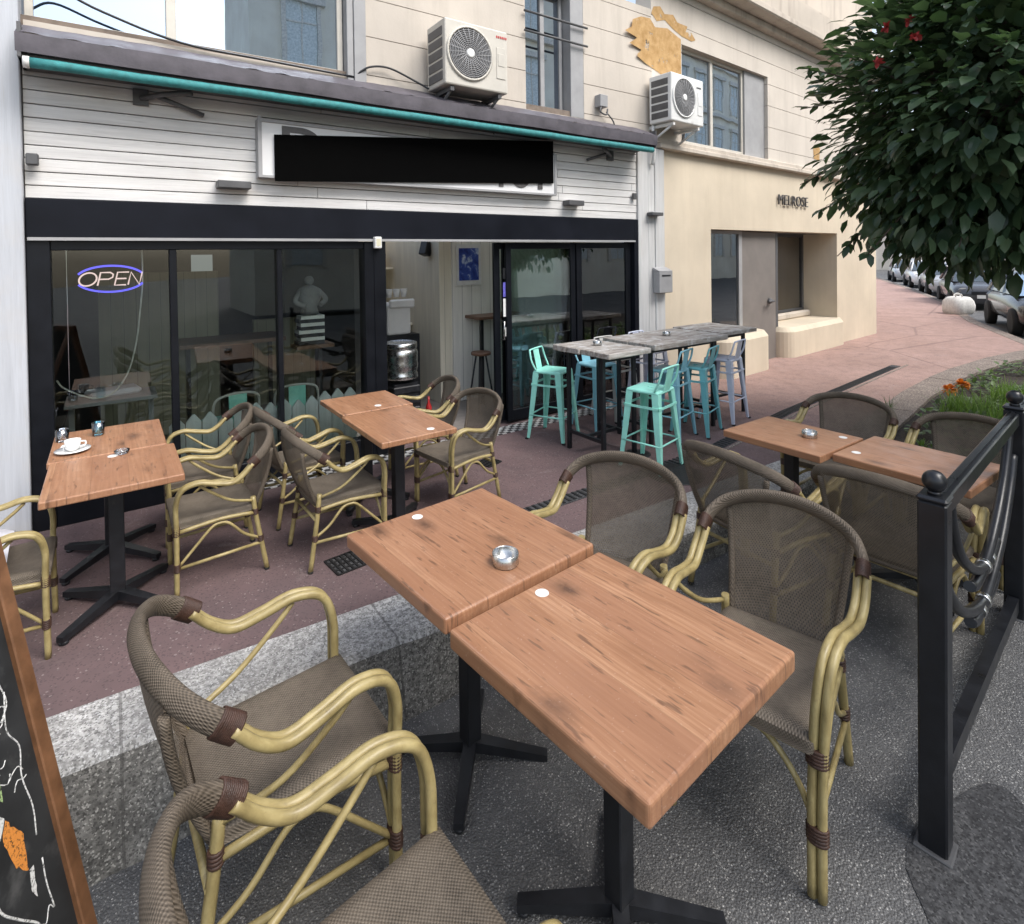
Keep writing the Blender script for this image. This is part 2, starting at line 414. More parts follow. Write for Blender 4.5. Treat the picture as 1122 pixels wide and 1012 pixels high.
M['mint'] = simple('mint_paint', (.33, .77, .65), .38, var=.10, scale=8, bstr=.03, dirt=((.09, .16, .14), 9, .74))
M['blue'] = simple('sky_blue_paint', (.27, .56, .66), .38, var=.10, scale=8, bstr=.03, dirt=((.12, .14, .15), 9, .74))
M['teal'] = simple('teal_paint', (.17, .47, .50), .40, var=.12, scale=8, bstr=.03, dirt=((.10, .13, .13), 9, .73))
M['lav'] = simple('pale_lavender_paint', (.68, .71, .82), .4, var=.08, scale=8, bstr=.03, dirt=((.2, .2, .22), 9, .74))
M['whitep'] = simple('cream_white_paint', (.60, .58, .54), .45, var=.08, scale=8, bstr=.03, dirt=((.3, .28, .25), 9, .7))
M['steel'] = simple('brushed_steel', (.56, .56, .55), .26, 1, var=.15, scale=30, bstr=.05)
M['oldwood'] = old_wood()
M['terrace'] = terrace_mat(); M['asphalt'] = asphalt_mat()
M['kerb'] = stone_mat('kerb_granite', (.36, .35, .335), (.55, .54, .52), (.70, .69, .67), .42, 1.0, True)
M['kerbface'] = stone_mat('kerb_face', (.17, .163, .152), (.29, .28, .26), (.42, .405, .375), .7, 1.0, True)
M['plkerb'] = stone_mat('planter_kerb_concrete', (.24, .195, .165), (.33, .27, .23), (.42, .36, .31), .3)
M['soil'] = stone_mat('dark_soil', (.03, .022, .016), (.055, .04, .03), (.09, .07, .05), .4)
M['road'] = simple('road_tarmac', (.06, .06, .063), .8, var=.3, scale=3, bstr=.3)
M['patch'] = stone_mat('dark_tar_patch', (.060, .060, .063), (.078, .078, .080), (.10, .10, .10), .3)
M['planks'] = whitewash('whitewashed_planks'); M['planksv'] = whitewash('whitewashed_boards', True, (.47, .49, .525))
M['plankr'] = whitewash('white_trim_boards', True, (.58, .58, .575))
M['upper'] = render_wall('cream_upper_wall', (.57, .515, .45), (.40, .36, .31), .55)
M['upperr'] = render_wall('pale_upper_wall', (.61, .555, .49), (.42, .38, .33), .5)
M['groove'] = simple('shadow_groove', (.20, .16, .13), .9)
M['melrose'] = render_wall('cream_boutique_wall', (.66, .575, .45), (.50, .42, .31), .35)
M['ledge'] = render_wall('stone_ledge', (.55, .49, .42), (.25, .2, .17), .6)
M['grey'] = simple('grey_casing', (.33, .33, .335), .7, var=.12, scale=4)
M['greydk'] = simple('dark_grey_metal', (.085, .085, .088), .5, var=.2, scale=10)
M['roof'] = simple('slate_purple_awning_cover', (.088, .080, .094), .6, var=.28, scale=7, bstr=.25, dirt=((.16, .14, .13), 5, .66))
M['rolled'] = simple('rolled_teal_awning', (.04, .225, .23), .75, var=.3, scale=20, bstr=.3)
M['white'] = simple('white_plastic', (.72, .72, .70), .45, var=.06, scale=6, bstr=.03, dirt=((.45, .42, .38), 5, .64))
M['beige'] = simple('aged_white_metal', (.56, .53, .47), .5, var=.08, scale=5, dirt=((.35, .3, .24), 4, .62))
M['signface'] = simple('white_sign_panel', (.74, .74, .74), .4, var=.04, scale=3)
M['letter'] = simple('charcoal_lettering', (.09, .085, .085), .5)
M['plate'] = simple('redaction_black', (.0015, .0015, .0015), .9, var=.1, spec=.05, bstr=0)
def ragged():
    t = NT('ochre_bare_plaster'); v = t.coords('Object'); n = t.noise(v, 7, 6, .7); 
    c = t.ramp(t.noise(v, 9, 5, .6), [(.3, (.36, .21, .08)), (.7, (.56, .37, .18))]); b = t.bsdf(c, .9, 0, .2, n, .4, .01)
    tr = t.n('ShaderNodeBsdfTransparent'); mx = t.n('ShaderNodeMixShader')
    t.l(t.math('LESS_THAN', n, .39), mx.inputs[0]); t.l(t.sh, mx.inputs[1]); t.l(tr.outputs[0], mx.inputs[2]); t.l(mx.outputs[0], t.out.inputs[0]); return t.m
M['patchy'] = ragged()
M['checker'] = checker_mat()
M['glass'] = glass('shop_glass', (.90, .94, .92), .004)
M['glassup'] = glass('upper_glass', (.2, .24, .26), .58, gc=(.70, .81, .95))
M['glassr'] = glass('side_glass', (.88, .93, .91), .11)
M['glassdk'] = glass('boutique_glass', (.55, .60, .62), .20)
M['inwall'] = boards_in('interior_white_boards', (.88, .86, .79), .145)
M['inwall2'] = boards_in('interior_cream_boards', (.76, .71, .58), .11)
M['inpanel'] = boards_in('interior_olive_panel', (.30, .28, .20), .11)
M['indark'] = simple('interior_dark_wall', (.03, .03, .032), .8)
M['incream'] = simple('interior_cream_wall', (.82, .75, .61), .8, var=.08, scale=3)
M['infloor'] = simple('interior_floor', (.20, .18, .165), .5)
M['ceil'] = simple('interior_ceiling', (.25, .24, .22), .8)
M['picket'] = whitewash('pale_blue_pickets', True, (.86, .93, .92))
M['brownwood'] = simple('brown_wood', (.16, .085, .05), .5, var=.35, scale=10)
M['chalk'] = simple('chalkboard', (.018, .019, .020), .7, var=.5, scale=6, dirt=((.075, .075, .075), 5, .56))
M['chalkwood'] = simple('varnished_frame', (.175, .083, .040), .4, var=.35, scale=14, dirt=((.13, .055, .025), 7, .6))
def chalkmat(name, col, thr=.44):
    t = NT(name); v = t.coords('Object'); b = t.bsdf(col, .95, 0, .1)
    tr = t.n('ShaderNodeBsdfTransparent'); mx = t.n('ShaderNodeMixShader')
    f = t.ramp(t.noise(v, 130, 4, .7), [(thr-.08, (1,)*3), (thr+.06, (.12,)*3)])
    t.l(f, mx.inputs[0]); t.l(t.sh, mx.inputs[1]); t.l(tr.outputs[0], mx.inputs[2]); t.l(mx.outputs[0], t.out.inputs[0]); return t.m
M['chalkline'] = chalkmat('chalk_white', (.72, .72, .70))
M['orange'] = chalkmat('chalk_orange', (.70, .27, .06), .42)
M['green'] = chalkmat('chalk_green', (.40, .55, .25), .5)
M['pinkc'] = simple('chalk_pink', (.55, .08, .25), .9)
M['poster'] = None
M['cardoor'] = simple('taupe_door', (.20, .18, .165), .6, var=.12, scale=3)
M['porcelain'] = simple('porcelain', (.78, .78, .76), .15, var=.03)
M['paper'] = simple('white_paper', (.75, .75, .73), .8, var=.08, scale=15)
M['cloth'] = simple('pale_grey_cloth', (.55, .55, .60), .9, var=.12, scale=9, bstr=.3)
M['sack'] = simple('white_sack', (.66, .65, .62), .8, var=.15, scale=14, bstr=.4)
M['grate'] = simple('cast_iron', (.035, .034, .034), .6, .6, var=.3, scale=20, bstr=.4)
M['rubber'] = simple('tyre_rubber', (.015, .015, .015), .8)
M['bluegl'] = glass('pale_blue_glass', (.45, .78, .85), .12)
M['cleargl'] = glass('clear_glass', (.85, .87, .88), .10)
M['neonb'] = emit('blue_neon', (.14, .12, 1.0), 1.6)
M['neonw'] = emit('pink_white_neon', (1.0, .72, .70), 1.15)
M['lit'] = emit('lit_sensor_lens', (1.0, .93, .70), .9)
M['cable'] = simple('white_cable', (.55, .54, .50), .6)
M['orangefl'] = simple('marigold_petal', (.75, .25, .02), .7, var=.25, scale=40)
M['redfl'] = simple('red_petal', (.28, .022, .022), .7, var=.4, scale=30)
M['statue'] = simple('dull_statue', (.17, .17, .175), .7, var=.3, scale=9)
M['lamp'] = emit('headlight', (1, 1, 1), .35)
def leafm(name, lo, hi, rough=.4):
    t = NT(name); g = t.n('ShaderNodeNewGeometry')
    c = t.ramp(g.outputs['Random Per Island'], [(0, lo), (.55, tuple((a+b)/2 for a, b in zip(lo, hi))), (1, hi)])
    b = t.bsdf(c, rough, 0, .4)
    tl = t.n('ShaderNodeBsdfTranslucent'); t.l(t.mix(.5, c, (hi[0]*1.2, hi[1]*1.5, hi[2]*.6)), tl.inputs[0])
    mx = t.n('ShaderNodeMixShader'); mx.inputs[0].default_value = .28; t.l(t.sh, mx.inputs[1]); t.l(tl.outputs[0], mx.inputs[2])
    t.l(mx.outputs[0], t.out.inputs[0]); return t.m
M['leaf'] = leafm('dark_glossy_leaf', (.024, .050, .030), (.115, .172, .092), .27)
M['ground'] = leafm('bed_leaf', (.045, .075, .03), (.20, .27, .12), .55)
M['grass'] = leafm('lime_blade', (.075, .15, .03), (.24, .36, .085), .5)
M['bark'] = simple('bark', (.07, .055, .042), .9, var=.4, scale=14, bstr=.6)
M['opp'] = render_wall('opposite_cream', (.97, .90, .76), (.5, .42, .3), .2)
M['oppw'] = simple('opposite_shutter', (.74, .80, .78), .6)
M['oppf'] = simple('opposite_trim', (.75, .72, .64), .7)
M['farw'] = render_wall('far_pale_wall', (.72, .66, .58))

# ------------------------------------------------------------------ camera
F_PX, CXP, CYP, PIT, ROL, FYA = 618.7, 544.4, 288.3, .014, -.014, .6015
W0, H0 = 1122.0, 1012.0
def camaxes():
    cp, sp = math.cos(PIT), math.sin(PIT); c, s = math.cos(ROL), math.sin(ROL)
    fw = Vector((0, cp, -sp)); up = Vector((0, sp, cp)); r = Vector((1, 0, 0))
    rr = r*c+up*s; uu = -r*s+up*c
    Rz = Matrix.Rotation(-FYA, 3, 'Z')
    return Rz@rr, Rz@uu, Rz@fw
cr, cu, cf = camaxes()
cam = bpy.data.cameras.new('camera'); camo = bpy.data.objects.new('camera', cam); C.objects.link(camo)
camo.matrix_world = Matrix(((cr.x, cu.x, -cf.x, 0), (cr.y, cu.y, -cf.y, -5.082), (cr.z, cu.z, -cf.z, 1.88), (0, 0, 0, 1)))
cam.sensor_width = 36; cam.sensor_fit = 'HORIZONTAL'
cam.lens = F_PX/W0*36
cam.shift_x = (W0/2-CXP)/W0; cam.shift_y = -(H0/2-CYP)/W0
cam.clip_start = .02; cam.clip_end = 500
SC.camera = camo

# ------------------------------------------------------------------ setting: grounds
def asph_z(x, y):
    return -.42+.06*max(-3.0, min(5.0, x))
def kfar(x): return -2.14-.042*x
def knear(x): return -2.45-.062*x
mb = MB()
xs = [-60, -30, -12, -6, -3, 0, 1, 2, 3, 4, 5, 8, 15, 30, 60, 110]; ys = [-60, -30, -15, -9, -7, -5, -4, -3, -2, 0, 10, 30, 60, 110]
vs = [(x, y, asph_z(x, y)) for y in ys for x in xs]; nx = len(xs)
mb.add(vs, [(j*nx+i, j*nx+i+1, (j+1)*nx+i+1, (j+1)*nx+i) for j in range(len(ys)-1) for i in range(nx-1)])
struct(mb.build('asphalt_ground', M['asphalt']))
# pink terrace and pavement
KX = [-9, -4, -1, 0, 1, 2, 3, 4, 5.2]
pl_outer = [(5.2, kfar(5.2)), (5.9, -2.42), (6.6, -2.27), (7.5, -2.15), (8.6, -1.98), (9.8, -1.87), (10.8, -1.83), (12.2, -1.86), (13.7, -2.02), (14.5, -2.3)]
ter = [(x, kfar(x)) for x in KX]+pl_outer[1:]
road_k = [(14.6, -1.85), (18.3, .07), (24.6, 2.65), (31, 5.8), (60, 21)]
ter += road_k+[(60, 26), (-9, 26)]
mb = MB(); mb.prism(ter, -.6, 0.0)
struct(mb.build('terrace_pavement', M['terrace']))
# kerb: rough stone, top flush 6 mm proud, face leaning out
def kseg(i, j):
    random.seed(i*131+j); return random.uniform(-1, 1)
mb = MB(); mf = MB()
N = 110; x0, x1 = -9, 5.3; tops = []; 
prof = []
for i in range(N+1):
    x = x0+(x1-x0)*i/N
    w = noise.noise((x*2.1, 3.0, 0))*.022+noise.noise((x*9, 1, 0))*.009
    rough = noise.noise((x*3.3, 8.0, 1))*.010
    a = (x, kfar(x), .006); b = (x, knear(x)+w-.03*0, .006+rough*.5); b2 = (x, knear(x)+w-.022, -.022+rough)
    zb = asph_z(x, 0); mid = (x, knear(x)-.055+w*.6+noise.noise((x*5, 4, 2))*.02, (zb-.02)*.5); d = (x, knear(x)-.095+w*.5+noise.noise((x*7, 9, 2))*.02, zb-.06)
    bk = (x, kfar(x), -.5)
    prof.append((bk, a, b, b2, mid, d))
vs = [p for q in prof for p in q[:4]]
mb.add(vs, [(i*4+k, i*4+k+1, (i+1)*4+k+1, (i+1)*4+k) for i in range(N) for k in range(3)])
vs = [p for q in prof for p in q[3:]]
mf.add(vs, [(i*3+k, i*3+k+1, (i+1)*3+k+1, (i+1)*3+k) for i in range(N) for k in range(2)])
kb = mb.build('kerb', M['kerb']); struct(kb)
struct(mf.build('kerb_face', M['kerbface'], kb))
# road-side kerb
mb = MB()
rk = [Vector((x, y, 0)) for x, y in road_k]
for a, b in zip(rk[:-1], rk[1:]):
    d = (b-a).normalized(); n = Vector((d.y, -d.x, 0))
    q = [a, b, b+n*.22, a+n*.22]
    mb.prism([(p.x, p.y) for p in q][::-1], -.4, .006)
struct(mb.build('road_kerb', M['plkerb']))
# planter: curved kerb and soil bed
inner = [(5.55, -3.05), (6.1, -2.75), (6.8, -2.58), (7.6, -2.46), (8.6, -2.30), (9.8, -2.20), (10.8, -2.17), (12.2, -2.22), (13.4, -2.42), (14.1, -2.75)]
mb = MB(); n = len(pl_outer)
ou = [(5.1, -3.2)]+[(x, y-.001) for x, y in pl_outer[0:]]; 
ou = [(5.15, -3.1)]+pl_outer[1:]; 
for i in range(n-1):
    mb.prism([ou[i], ou[i+1], inner[i+1], inner[i]][::-1], -.4, .018+.004*(i % 2))
mb.prism([(5.15, -3.1), (5.55, -3.05), (5.55, -7.5), (5.15, -7.5)][::-1], -.4, .02)
struct(mb.build('planter_kerb', M['plkerb']))
bed = inner+[(14.1, -7.5), (5.55, -7.5)]
mb = MB(); mb.prism(bed[::-1], -.4, -.02); struct(mb.build('planter_soil', M['soil']))
# linear drain, slab joint beside it
def strip(name, pts, w, z, mat):
    mb = MB()
    for a, b in zip(pts[:-1], pts[1:]):
        a = Vector((*a, 0)); b = Vector((*b, 0)); d = (b-a).normalized(); nn = Vector((-d.y, d.x, 0))*w/2
        mb.prism([((a-nn).x, (a-nn).y), ((b-nn).x, (b-nn).y), ((b+nn).x, (b+nn).y), ((a+nn).x, (a+nn).y)], z-.02, z)
    return mb.build(name, mat)
dr = tag(empty('linear_drain', (0, 0, 0)), 'long narrow grated drain channel running across the pink pavement', 'drain')
ch = strip('channel', [(1.9, -1.81), (4.5, -1.83), (6.5, -1.56), (10.5, -1.2)], .13, .004, M['patch']); ch.parent = dr
e1 = strip('edging', [(4.5, -1.93), (6.55, -1.665), (10.7, -1.29)], .03, .006, M['plkerb']); e1.parent = dr
mb = MB()
for i in range(150):
    x = 1.95+i*.056
    y = -1.81 if x < 4.5 else -1.83+(x-4.5)*.135 if x < 6.5 else -1.56+(x-6.5)*.09
    mb.box(x, x+.02, y-.055, y+.055, .003, .009)
mb.build('grating', M['grate'], dr)
# checkered threshold strip
mb = MB(); mb.box(1.0, 5.62, -.24, -.03, -.02, .005); struct(mb.build('tiled_threshold', M['checker']))

# ------------------------------------------------------------------ ground covers
def round_cover(name, x, y, r, label):
    t = tag(empty(name, (x, y, 0)), label, 'manhole cover')
    mb = MB(); mb.lathe([(r, -.01), (r, .006), (r-.02, .008)], seg=28); mb.build('rim', M['grate'], t)
    mb = MB(); mb.lathe([(r-.022, -.01), (r-.022, .005)], seg=28)
    for i in range(-8, 9):
        for j in range(-8, 9):
            px, py = i*.03*r/.25, j*.03*r/.25
            if math.hypot(px, py) < r-.045 and (i+j) % 2 == 0: mb.box(px-.009, px+.009, py-.009, py+.009, .004, .009)
    mb.build('lid', M['grate'], t); return t
round_cover('manhole_cover', 3.93, -1.99, .24, 'large round manhole cover beside the front mint stool')
round_cover('manhole_cover', 4.05, -1.47, .12, 'small dark round cover in the ground under the front mint stool')
def sq_grate(x, y, s, rz, label):
    t = tag(empty('drain_grate', (x, y, 0), rz), label, 'drain grate')
    mb = MB(); mb.box(-s/2, s/2, -s/2, s/2, -.02, .003); mb.build('tray', M['patch'], t)
    mb = MB()
    for k in range(7): 
        u = -s/2+s*k/6; mb.box(u-.006, u+.006, -s/2, s/2, .003, .010)
    for k in range(5):
        u = -s/2+s*k/4; mb.box(-s/2, s/2, u-.005, u+.005, .002, .008)
    mb.build('bars', M['grate'], t)
sq_grate(1.17, -1.70, .20, .1, 'square black drain grate in the terrace behind the front oak table')
sq_grate(2.80, -.82, .17, .3, 'small square drain grate right of the chair by the doorway')

# ------------------------------------------------------------------ cafe building
cafe = tag(empty('cafe_building', (0, 0, 0)), 'cafe with whitewashed plank front, black glazed shopfront and cream upper floor', 'building')
# plank cladding above the beam
mb = MB(); random.seed(3); z = 2.325; k = 0
while z < 3.34:
    h = .093+random.uniform(-.004, .004)
    xx = -.47
    while xx < 5.70:
        L = random.uniform(1.6, 3.2); e = min(5.70, xx+L)
        d = random.uniform(0, .007)
        mb.box(xx+.0015, e-.0015, -.022-d, .02, z, z+h-.007, .003)
        xx = e
    z += h; k += 1
mb.build('plank_cladding', M['planks'], cafe)
mb = MB(); mb.box(-.5, 5.72, .021, .2, 2.30, 3.6); mb.build('cladding_backing', M['groove'], cafe)
# left pilaster boards (big, whitewashed)
mb = MB(); mb.box(-1.12, -.86, -.10, .25, 0, 6, .006); mb.box(-.855, -.66, -.095, .25, 0, 6, .006); mb.box(-.655, -.475, -.10, .25, 0, 6, .006)
mb.build('pilaster', M['planksv'], cafe)
# right trim boards
mb = MB(); mb.box(5.705, 5.90, -.05, .25, 0, 3.28, .005); mb.box(5.904, 6.03, -.045, .25, 0, 3.28, .005); mb.box(6.034, 6.22, -.055, .25, 0, 3.28, .005)
mb.build('pilaster', M['plankr'], cafe)
# black fascia beam
mb = MB(); mb.box(-.47, 5.62, -.06, .14, 2.045, 2.32, .006); mb.box(5.625, 5.70, -.05, .14, 0, 2.32, .004)
mb.build('fascia_beam', M['beam'], cafe)
mb = MB(); mb.box(-.46, 5.62, -.075, -.061, 2.028, 2.05); mb.build('fascia_trim', M['grey'], cafe)
# shop window frames
def vpost(x0, x1, y0, y1, z0=0, z1=2.044): 
    m = MB(); m.box(x0, x1, y0, y1, z0, z1, .004); return m
fr = MB()
fr.box(-.47, -.34, -.05, .09, 0, 2.028, .004)
for a, b in ((.385, .435), (1.185, 1.225)): fr.box(a, b, -.03, .07, .18, 1.96, .004)
fr.box(-.34, 1.96, -.04, .08, 0, .18, .004)
fr.box(-.34, 1.96, -.035, .075, 1.96, 2.027, .004)
fr.box(1.96, 2.17, -.055, .10, 0, 2.027, .004)
fr.box(2.05, 2.06, -.062, -.05, 0, 2.02)
fr.build('window_frame', M['frame'], cafe)
for k, (a, b) in enumerate(((-.34, .385), (.435, 1.185), (1.225, 1.96))):
    m = MB(); m.box(a, b, .018, .024, .181, 1.959); m.build('pane', M['glass'], cafe)
# sliding door leaves
def leaf(name, x0, x1, y, w=.06, gl='glassr'):
    f = MB(); f.box(x0, x0+w, y-.02, y+.02, .03, 2.02, .003); f.box(x1-w, x1, y-.02, y+.02, .03, 2.02, .003)
    f.box(x0+w, x1-w, y-.018, y+.018, .03, .15, .003); f.box(x0+w, x1-w, y-.018, y+.018, 1.95, 2.02, .003)
    o = f.build(name, M['frame'], cafe)
    g = MB(); g.box(x0+w, x1-w, y-.004, y+.002, .151, 1.949); g.build('pane', M[gl], o); return o
d1 = leaf('sliding_door', 3.50, 4.66, .09, .075); leaf('sliding_door', 3.62, 4.645, .03, .07)
leaf('sliding_door', 3.66, 4.62, .15, .06)
leaf('fixed_light', 4.66, 5.60, .02, .085)
hd = MB(); hd.tube([(3.57, .04, .95), (3.57, -.01, .95), (3.57, -.01, 1.15), (3.57, .04, 1.15)], .009, 8); hd.build('door_handle', M['steel'], d1)
for zz, hh, cc in ((1.42, .16, 'neonb2'), (1.2, .2, 'paper'), (.98, .1, 'paper'), (1.62, .12, 'black')):
    m = MB(); m.box(3.585, 3.665, .026, .029, zz, zz+hh)
    if cc == 'neonb2': M.setdefault('sticker_blue', simple('blue_sticker', (.13, .12, .5), .5, var=.5, scale=60)); m.build('sticker', M['sticker_blue'], d1)
    else: m.build('sticker', M[cc], d1)
# upper floor wall with courses
UW = [(-12, -.44, 3.3, 9)]
wall = MB(); gro = MB()
def coursed(x0, x1, z0, z1, y=0.0, th=.25, m=wall):
    z = z0
    edges = [3.24+.362*i for i in range(20)]
    prev = z0
    for e in edges+[z1]:
        e2 = min(e, z1)
        if e2 > prev+.02:
            m.box(x0, x1, y, y+th, prev, e2-(.008 if e2 < z1 else 0))
            prev = e2
        if e >= z1: break
W1 = (-.46, 1.90, 3.58, 5.3); W2 = (3.92, 4.56, 3.53, 5.4)
coursed(1.90, 3.92, 3.35, 5.15); coursed(4.81, 6.05, 3.28, 5.15)
coursed(-.46, 1.90, 5.0, 5.15); coursed(3.92, 4.81, 5.0, 5.15); coursed(-.46, 1.90, 3.35, 3.56)
coursed(3.92, 4.81, 3.35, 3.53); coursed(-12, -1.13, 0, 9)
wall.build('upper_wall', M['upper'], cafe)
gro.box(-12, -1.13, .012, .24, 0, 8.9); gro.box(1.91, 3.91, .012, .24, 3.36, 5.10); gro.box(4.82, 6.04, .012, .24, 3.29, 5.10)
gro.box(-.45, 1.89, .012, .24, 5.01, 5.10); gro.build('wall_joints', M['groove'], cafe)
# big window, tall window
def window(name, x0, x1, z0, z1, y, mull, par, fm, gm, fw=.05, casing=None):
    f = MB(); f.box(x0, x0+fw, y-.03, y+.03, z0, z1, .004); f.box(x1-fw, x1, y-.03, y+.03, z0, z1, .004)
    f.box(x0+fw, x1-fw, y-.03, y+.03, z0, z0+fw, .004); f.box(x0+fw, x1-fw, y-.03, y+.03, z1-fw, z1, .004)
    xs_ = [x0+fw]
    for mu in mull:
        f.box(mu-fw*.7, mu+fw*.7, y-.032, y+.03, z0+fw, z1-fw, .004); xs_ += [mu-fw*.7, mu+fw*.7]
    xs_.append(x1-fw)
    o = f.build(name, fm, par)
    for a, b in zip(xs_[0::2], xs_[1::2]):
        g = MB(); g.box(a, b, y-.004, y+.002, z0+fw, z1-fw); g.build('pane', gm, o)
    return o
window('window', -.46, 1.83, 3.57, 5.0, .10, [.44], cafe, M['beige'], M['glassup'], .05)
m = MB(); m.box(1.84, 1.90, -.02, .25, 3.5, 5.0, .004); m.box(1.905, 2.02, -.03, -.002, 3.45, 5.0, .004); m.build('window_casing', M['grey'], cafe)
w2 = window('window', 3.95, 4.58, 3.54, 5.0, .16, [4.27], cafe, M['grey'], M['glassup'], .045)
m = MB(); m.box(4.60, 4.81, .0, .25, 3.53, 5.0, .004); m.build('window_reveal', M['grey'], cafe)
m = MB()
for zz in (4.62, 4.40): m.tube([(3.88, -.04, zz), (4.84, -.04, zz)], .014, 8)
m.build('window_bar', M['greydk'], cafe)
# bare plaster patches
def blob(name, poly, y, mat, par, T=None):
    m = MB(); n_ = len(poly)
    m.add([(x, y, z) for x, z in poly], [tuple(range(n_))[::-1]], False, T); return m.build(name, mat, par)
# interior shell
m = MB(); m.box(-.46, 5.9, .2, 4.3, -.03, .002); m.build('interior_floor', M['infloor'], cafe)
m = MB(); m.box(-.46, 2.3, .15, 4.3, 2.32, 2.40); m.build('interior_ceiling', M['ceil'], cafe)  # left bay only; right side left open above so daylight falls in
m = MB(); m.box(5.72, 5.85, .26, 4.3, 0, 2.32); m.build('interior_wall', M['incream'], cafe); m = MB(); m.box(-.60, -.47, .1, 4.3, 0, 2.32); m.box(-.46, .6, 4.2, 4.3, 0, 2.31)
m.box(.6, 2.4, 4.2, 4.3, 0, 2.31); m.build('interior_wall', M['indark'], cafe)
m = MB(); m.box(2.4, 5.7, 3.0, 3.1, .003, 2.319); m.build('interior_back_wall', M['incream'], cafe)
m = MB(); m.box(3.62, 5.71, 1.22, 1.32, .003, 2.318); m.build('partition', M['inwall'], cafe)
m = MB(); m.box(3.45, 3.62, 1.24, 2.99, .003, 2.318); m.build('partition_return', M['inwall2'], cafe)
m = MB(); m.box(2.4, 5.7, .252, .26, 2.33, 5.1); m.build('bounce_lining', M['incream'], cafe)  # unseen pale sheet added behind the facade to bounce skylight inside
# low wooden panel seen through the left pane, and a partition board further in
m = MB(); m.box(-.1, 1.0, 1.9, 1.98, .003, 1.75); m.build('interior_panelling', M['inpanel'], cafe)
m = MB(); m.box(2.28, 2.34, 1.1, 4.19, .003, 2.315); m.build('interior_wall', M['indark'], cafe)  # unseen dividing wall added to keep daylight out of the left room
m = MB(); m.box(1.5, 2.27, 2.6, 2.68, .003, 1.10); m.build('interior_panelling', M['inpanel'], cafe)

# ------------------------------------------------------------------ boutique building (bends back 4 degrees)
BA = R(4)
bout = tag(empty('boutique_building', (6.05, 0, 0), BA), 'cream rendered boutique with recessed shop window, taupe door and pale upper floor', 'building')
m = MB()
m.box(.18, 1.42, 0, .3, -.2, 3.29); m.box(6.06, 8.22, 0, .9, -.2, 3.29); m.box(1.42, 6.06, 0, .3, 2.23, 3.29)
m.box(7.9, 8.22, .9, 9, -.2, 9); m.build('rendered_wall', M['melrose'], bout)
# rounded plinths
def rounded(x0, x1, y0, y1, z0, z1, r, seg=6):
    out = [(x0, y1)]
    for k in range(seg+1):
        a = math.pi+math.pi/2*k/seg; out.append((x0+r+r*math.cos(a), y0+r+r*math.sin(a)))
    for k in range(seg+1):
        a = 1.5*math.pi+math.pi/2*k/seg; out.append((x1-r+r*math.cos(a), y0+r+r*math.sin(a)))
    out.append((x1, y1)); return out
def plinth(x0, x1, y0, y1, z0, z1, r):
    m = MB(); o = rounded(x0, x1, y0, y1, z0, z1, r); n_ = len(o)
    o2 = rounded(x0+.05, x1-.05, y0+.06, y1, z0, z1, r*.8)
    vs = [(x, y, z0) for x, y in o]+[(x, y, z1-.08) for x, y in o]+[(x, y, z1) for x, y in o2]
    fs = [(i, (i+1) % n_, n_+(i+1) % n_, n_+i) for i in range(n_)]+[(n_+i, n_+(i+1) % n_, 2*n_+(i+1) % n_, 2*n_+i) for i in range(n_)]+[tuple(range(2*n_, 3*n_))]
    m.add(vs, fs); return m.build('plinth', M['melrose'], bout)
plinth(1.36, 2.75, -.30, .28, -.1, .62, .24); plinth(3.72, 6.25, -.12, .62, -.1, .53, .25)
m = MB(); m.box(3.9, 6.05, .5, .62, .53, .66, .03); m.build('window_sill', M['ledge'], bout)
m = MB(); m.box(1.42, 1.47, .10, .16, .6, 2.22); m.box(2.42, 2.52, .10, .16, 0, 2.22); m.box(1.47, 2.42, .10, .16, 2.17, 2.22); bo = m.build('shop_window', M['grey'], bout)
m = MB(); m.box(1.47, 2.42, .125, .131, .6, 2.17); m.build('pane', M['glassdk'], bo)
m = MB(); m.box(2.53, 3.72, .12, .18, -.05, 2.22, .01); do = m.build('door', M['cardoor'], bout)
m = MB(); m.tube([(3.45, .12, 1.02), (3.45, .03, 1.02), (3.25, .03, 1.02)], .022, 8); m.sphere((3.45, .1, 1.02), .05); m.build('door_handle', M['greydk'], do)
m = MB(); m.box(3.76, 3.84, .14, .9, .5, 2.22); m.box(4.50, 4.60, .64, .70, .66, 2.22); m.box(5.98, 6.05, .64, .70, .66, 2.22); m.box(3.84, 4.50, .64, .70, .66, .72); m.box(3.84, 5.98, .64, .70, 2.17, 2.22); m.box(4.6, 5.98, .64, .7, .66, .70)
bo = m.build('shop_window', M['greydk'], bout)
m = MB(); m.box(3.84, 4.50, .668, .674, .72, 2.17); m.box(4.60, 5.98, .668, .674, .70, 2.17); m.build('pane', M['glassdk'], bo)
m = MB(); m.box(3.72, 6.06, .3, .9, 2.225, 2.3); m.box(1.4, 6.1, 2.2, 2.3, -.1, 3); m.box(1.3, 1.42, .3, 2.2, -.1, 3); m.box(6.06, 6.1, .9, 2.2, -.1, 3); m.build('interior_wall', M['greydk'], bout)
m = MB(); m.box(1.42, 6.06, .3, 2.2, 2.3, 2.4); m.build('interior_ceiling', M['ceil'], bout)
# ledge
m = MB(); m.box(.05, 8.34, -.10, .3, 3.292, 3.36, .01); m.box(.05, 8.30, -.06, .3, 3.361, 3.43, .01); m.build('ledge', M['ledge'], bout)
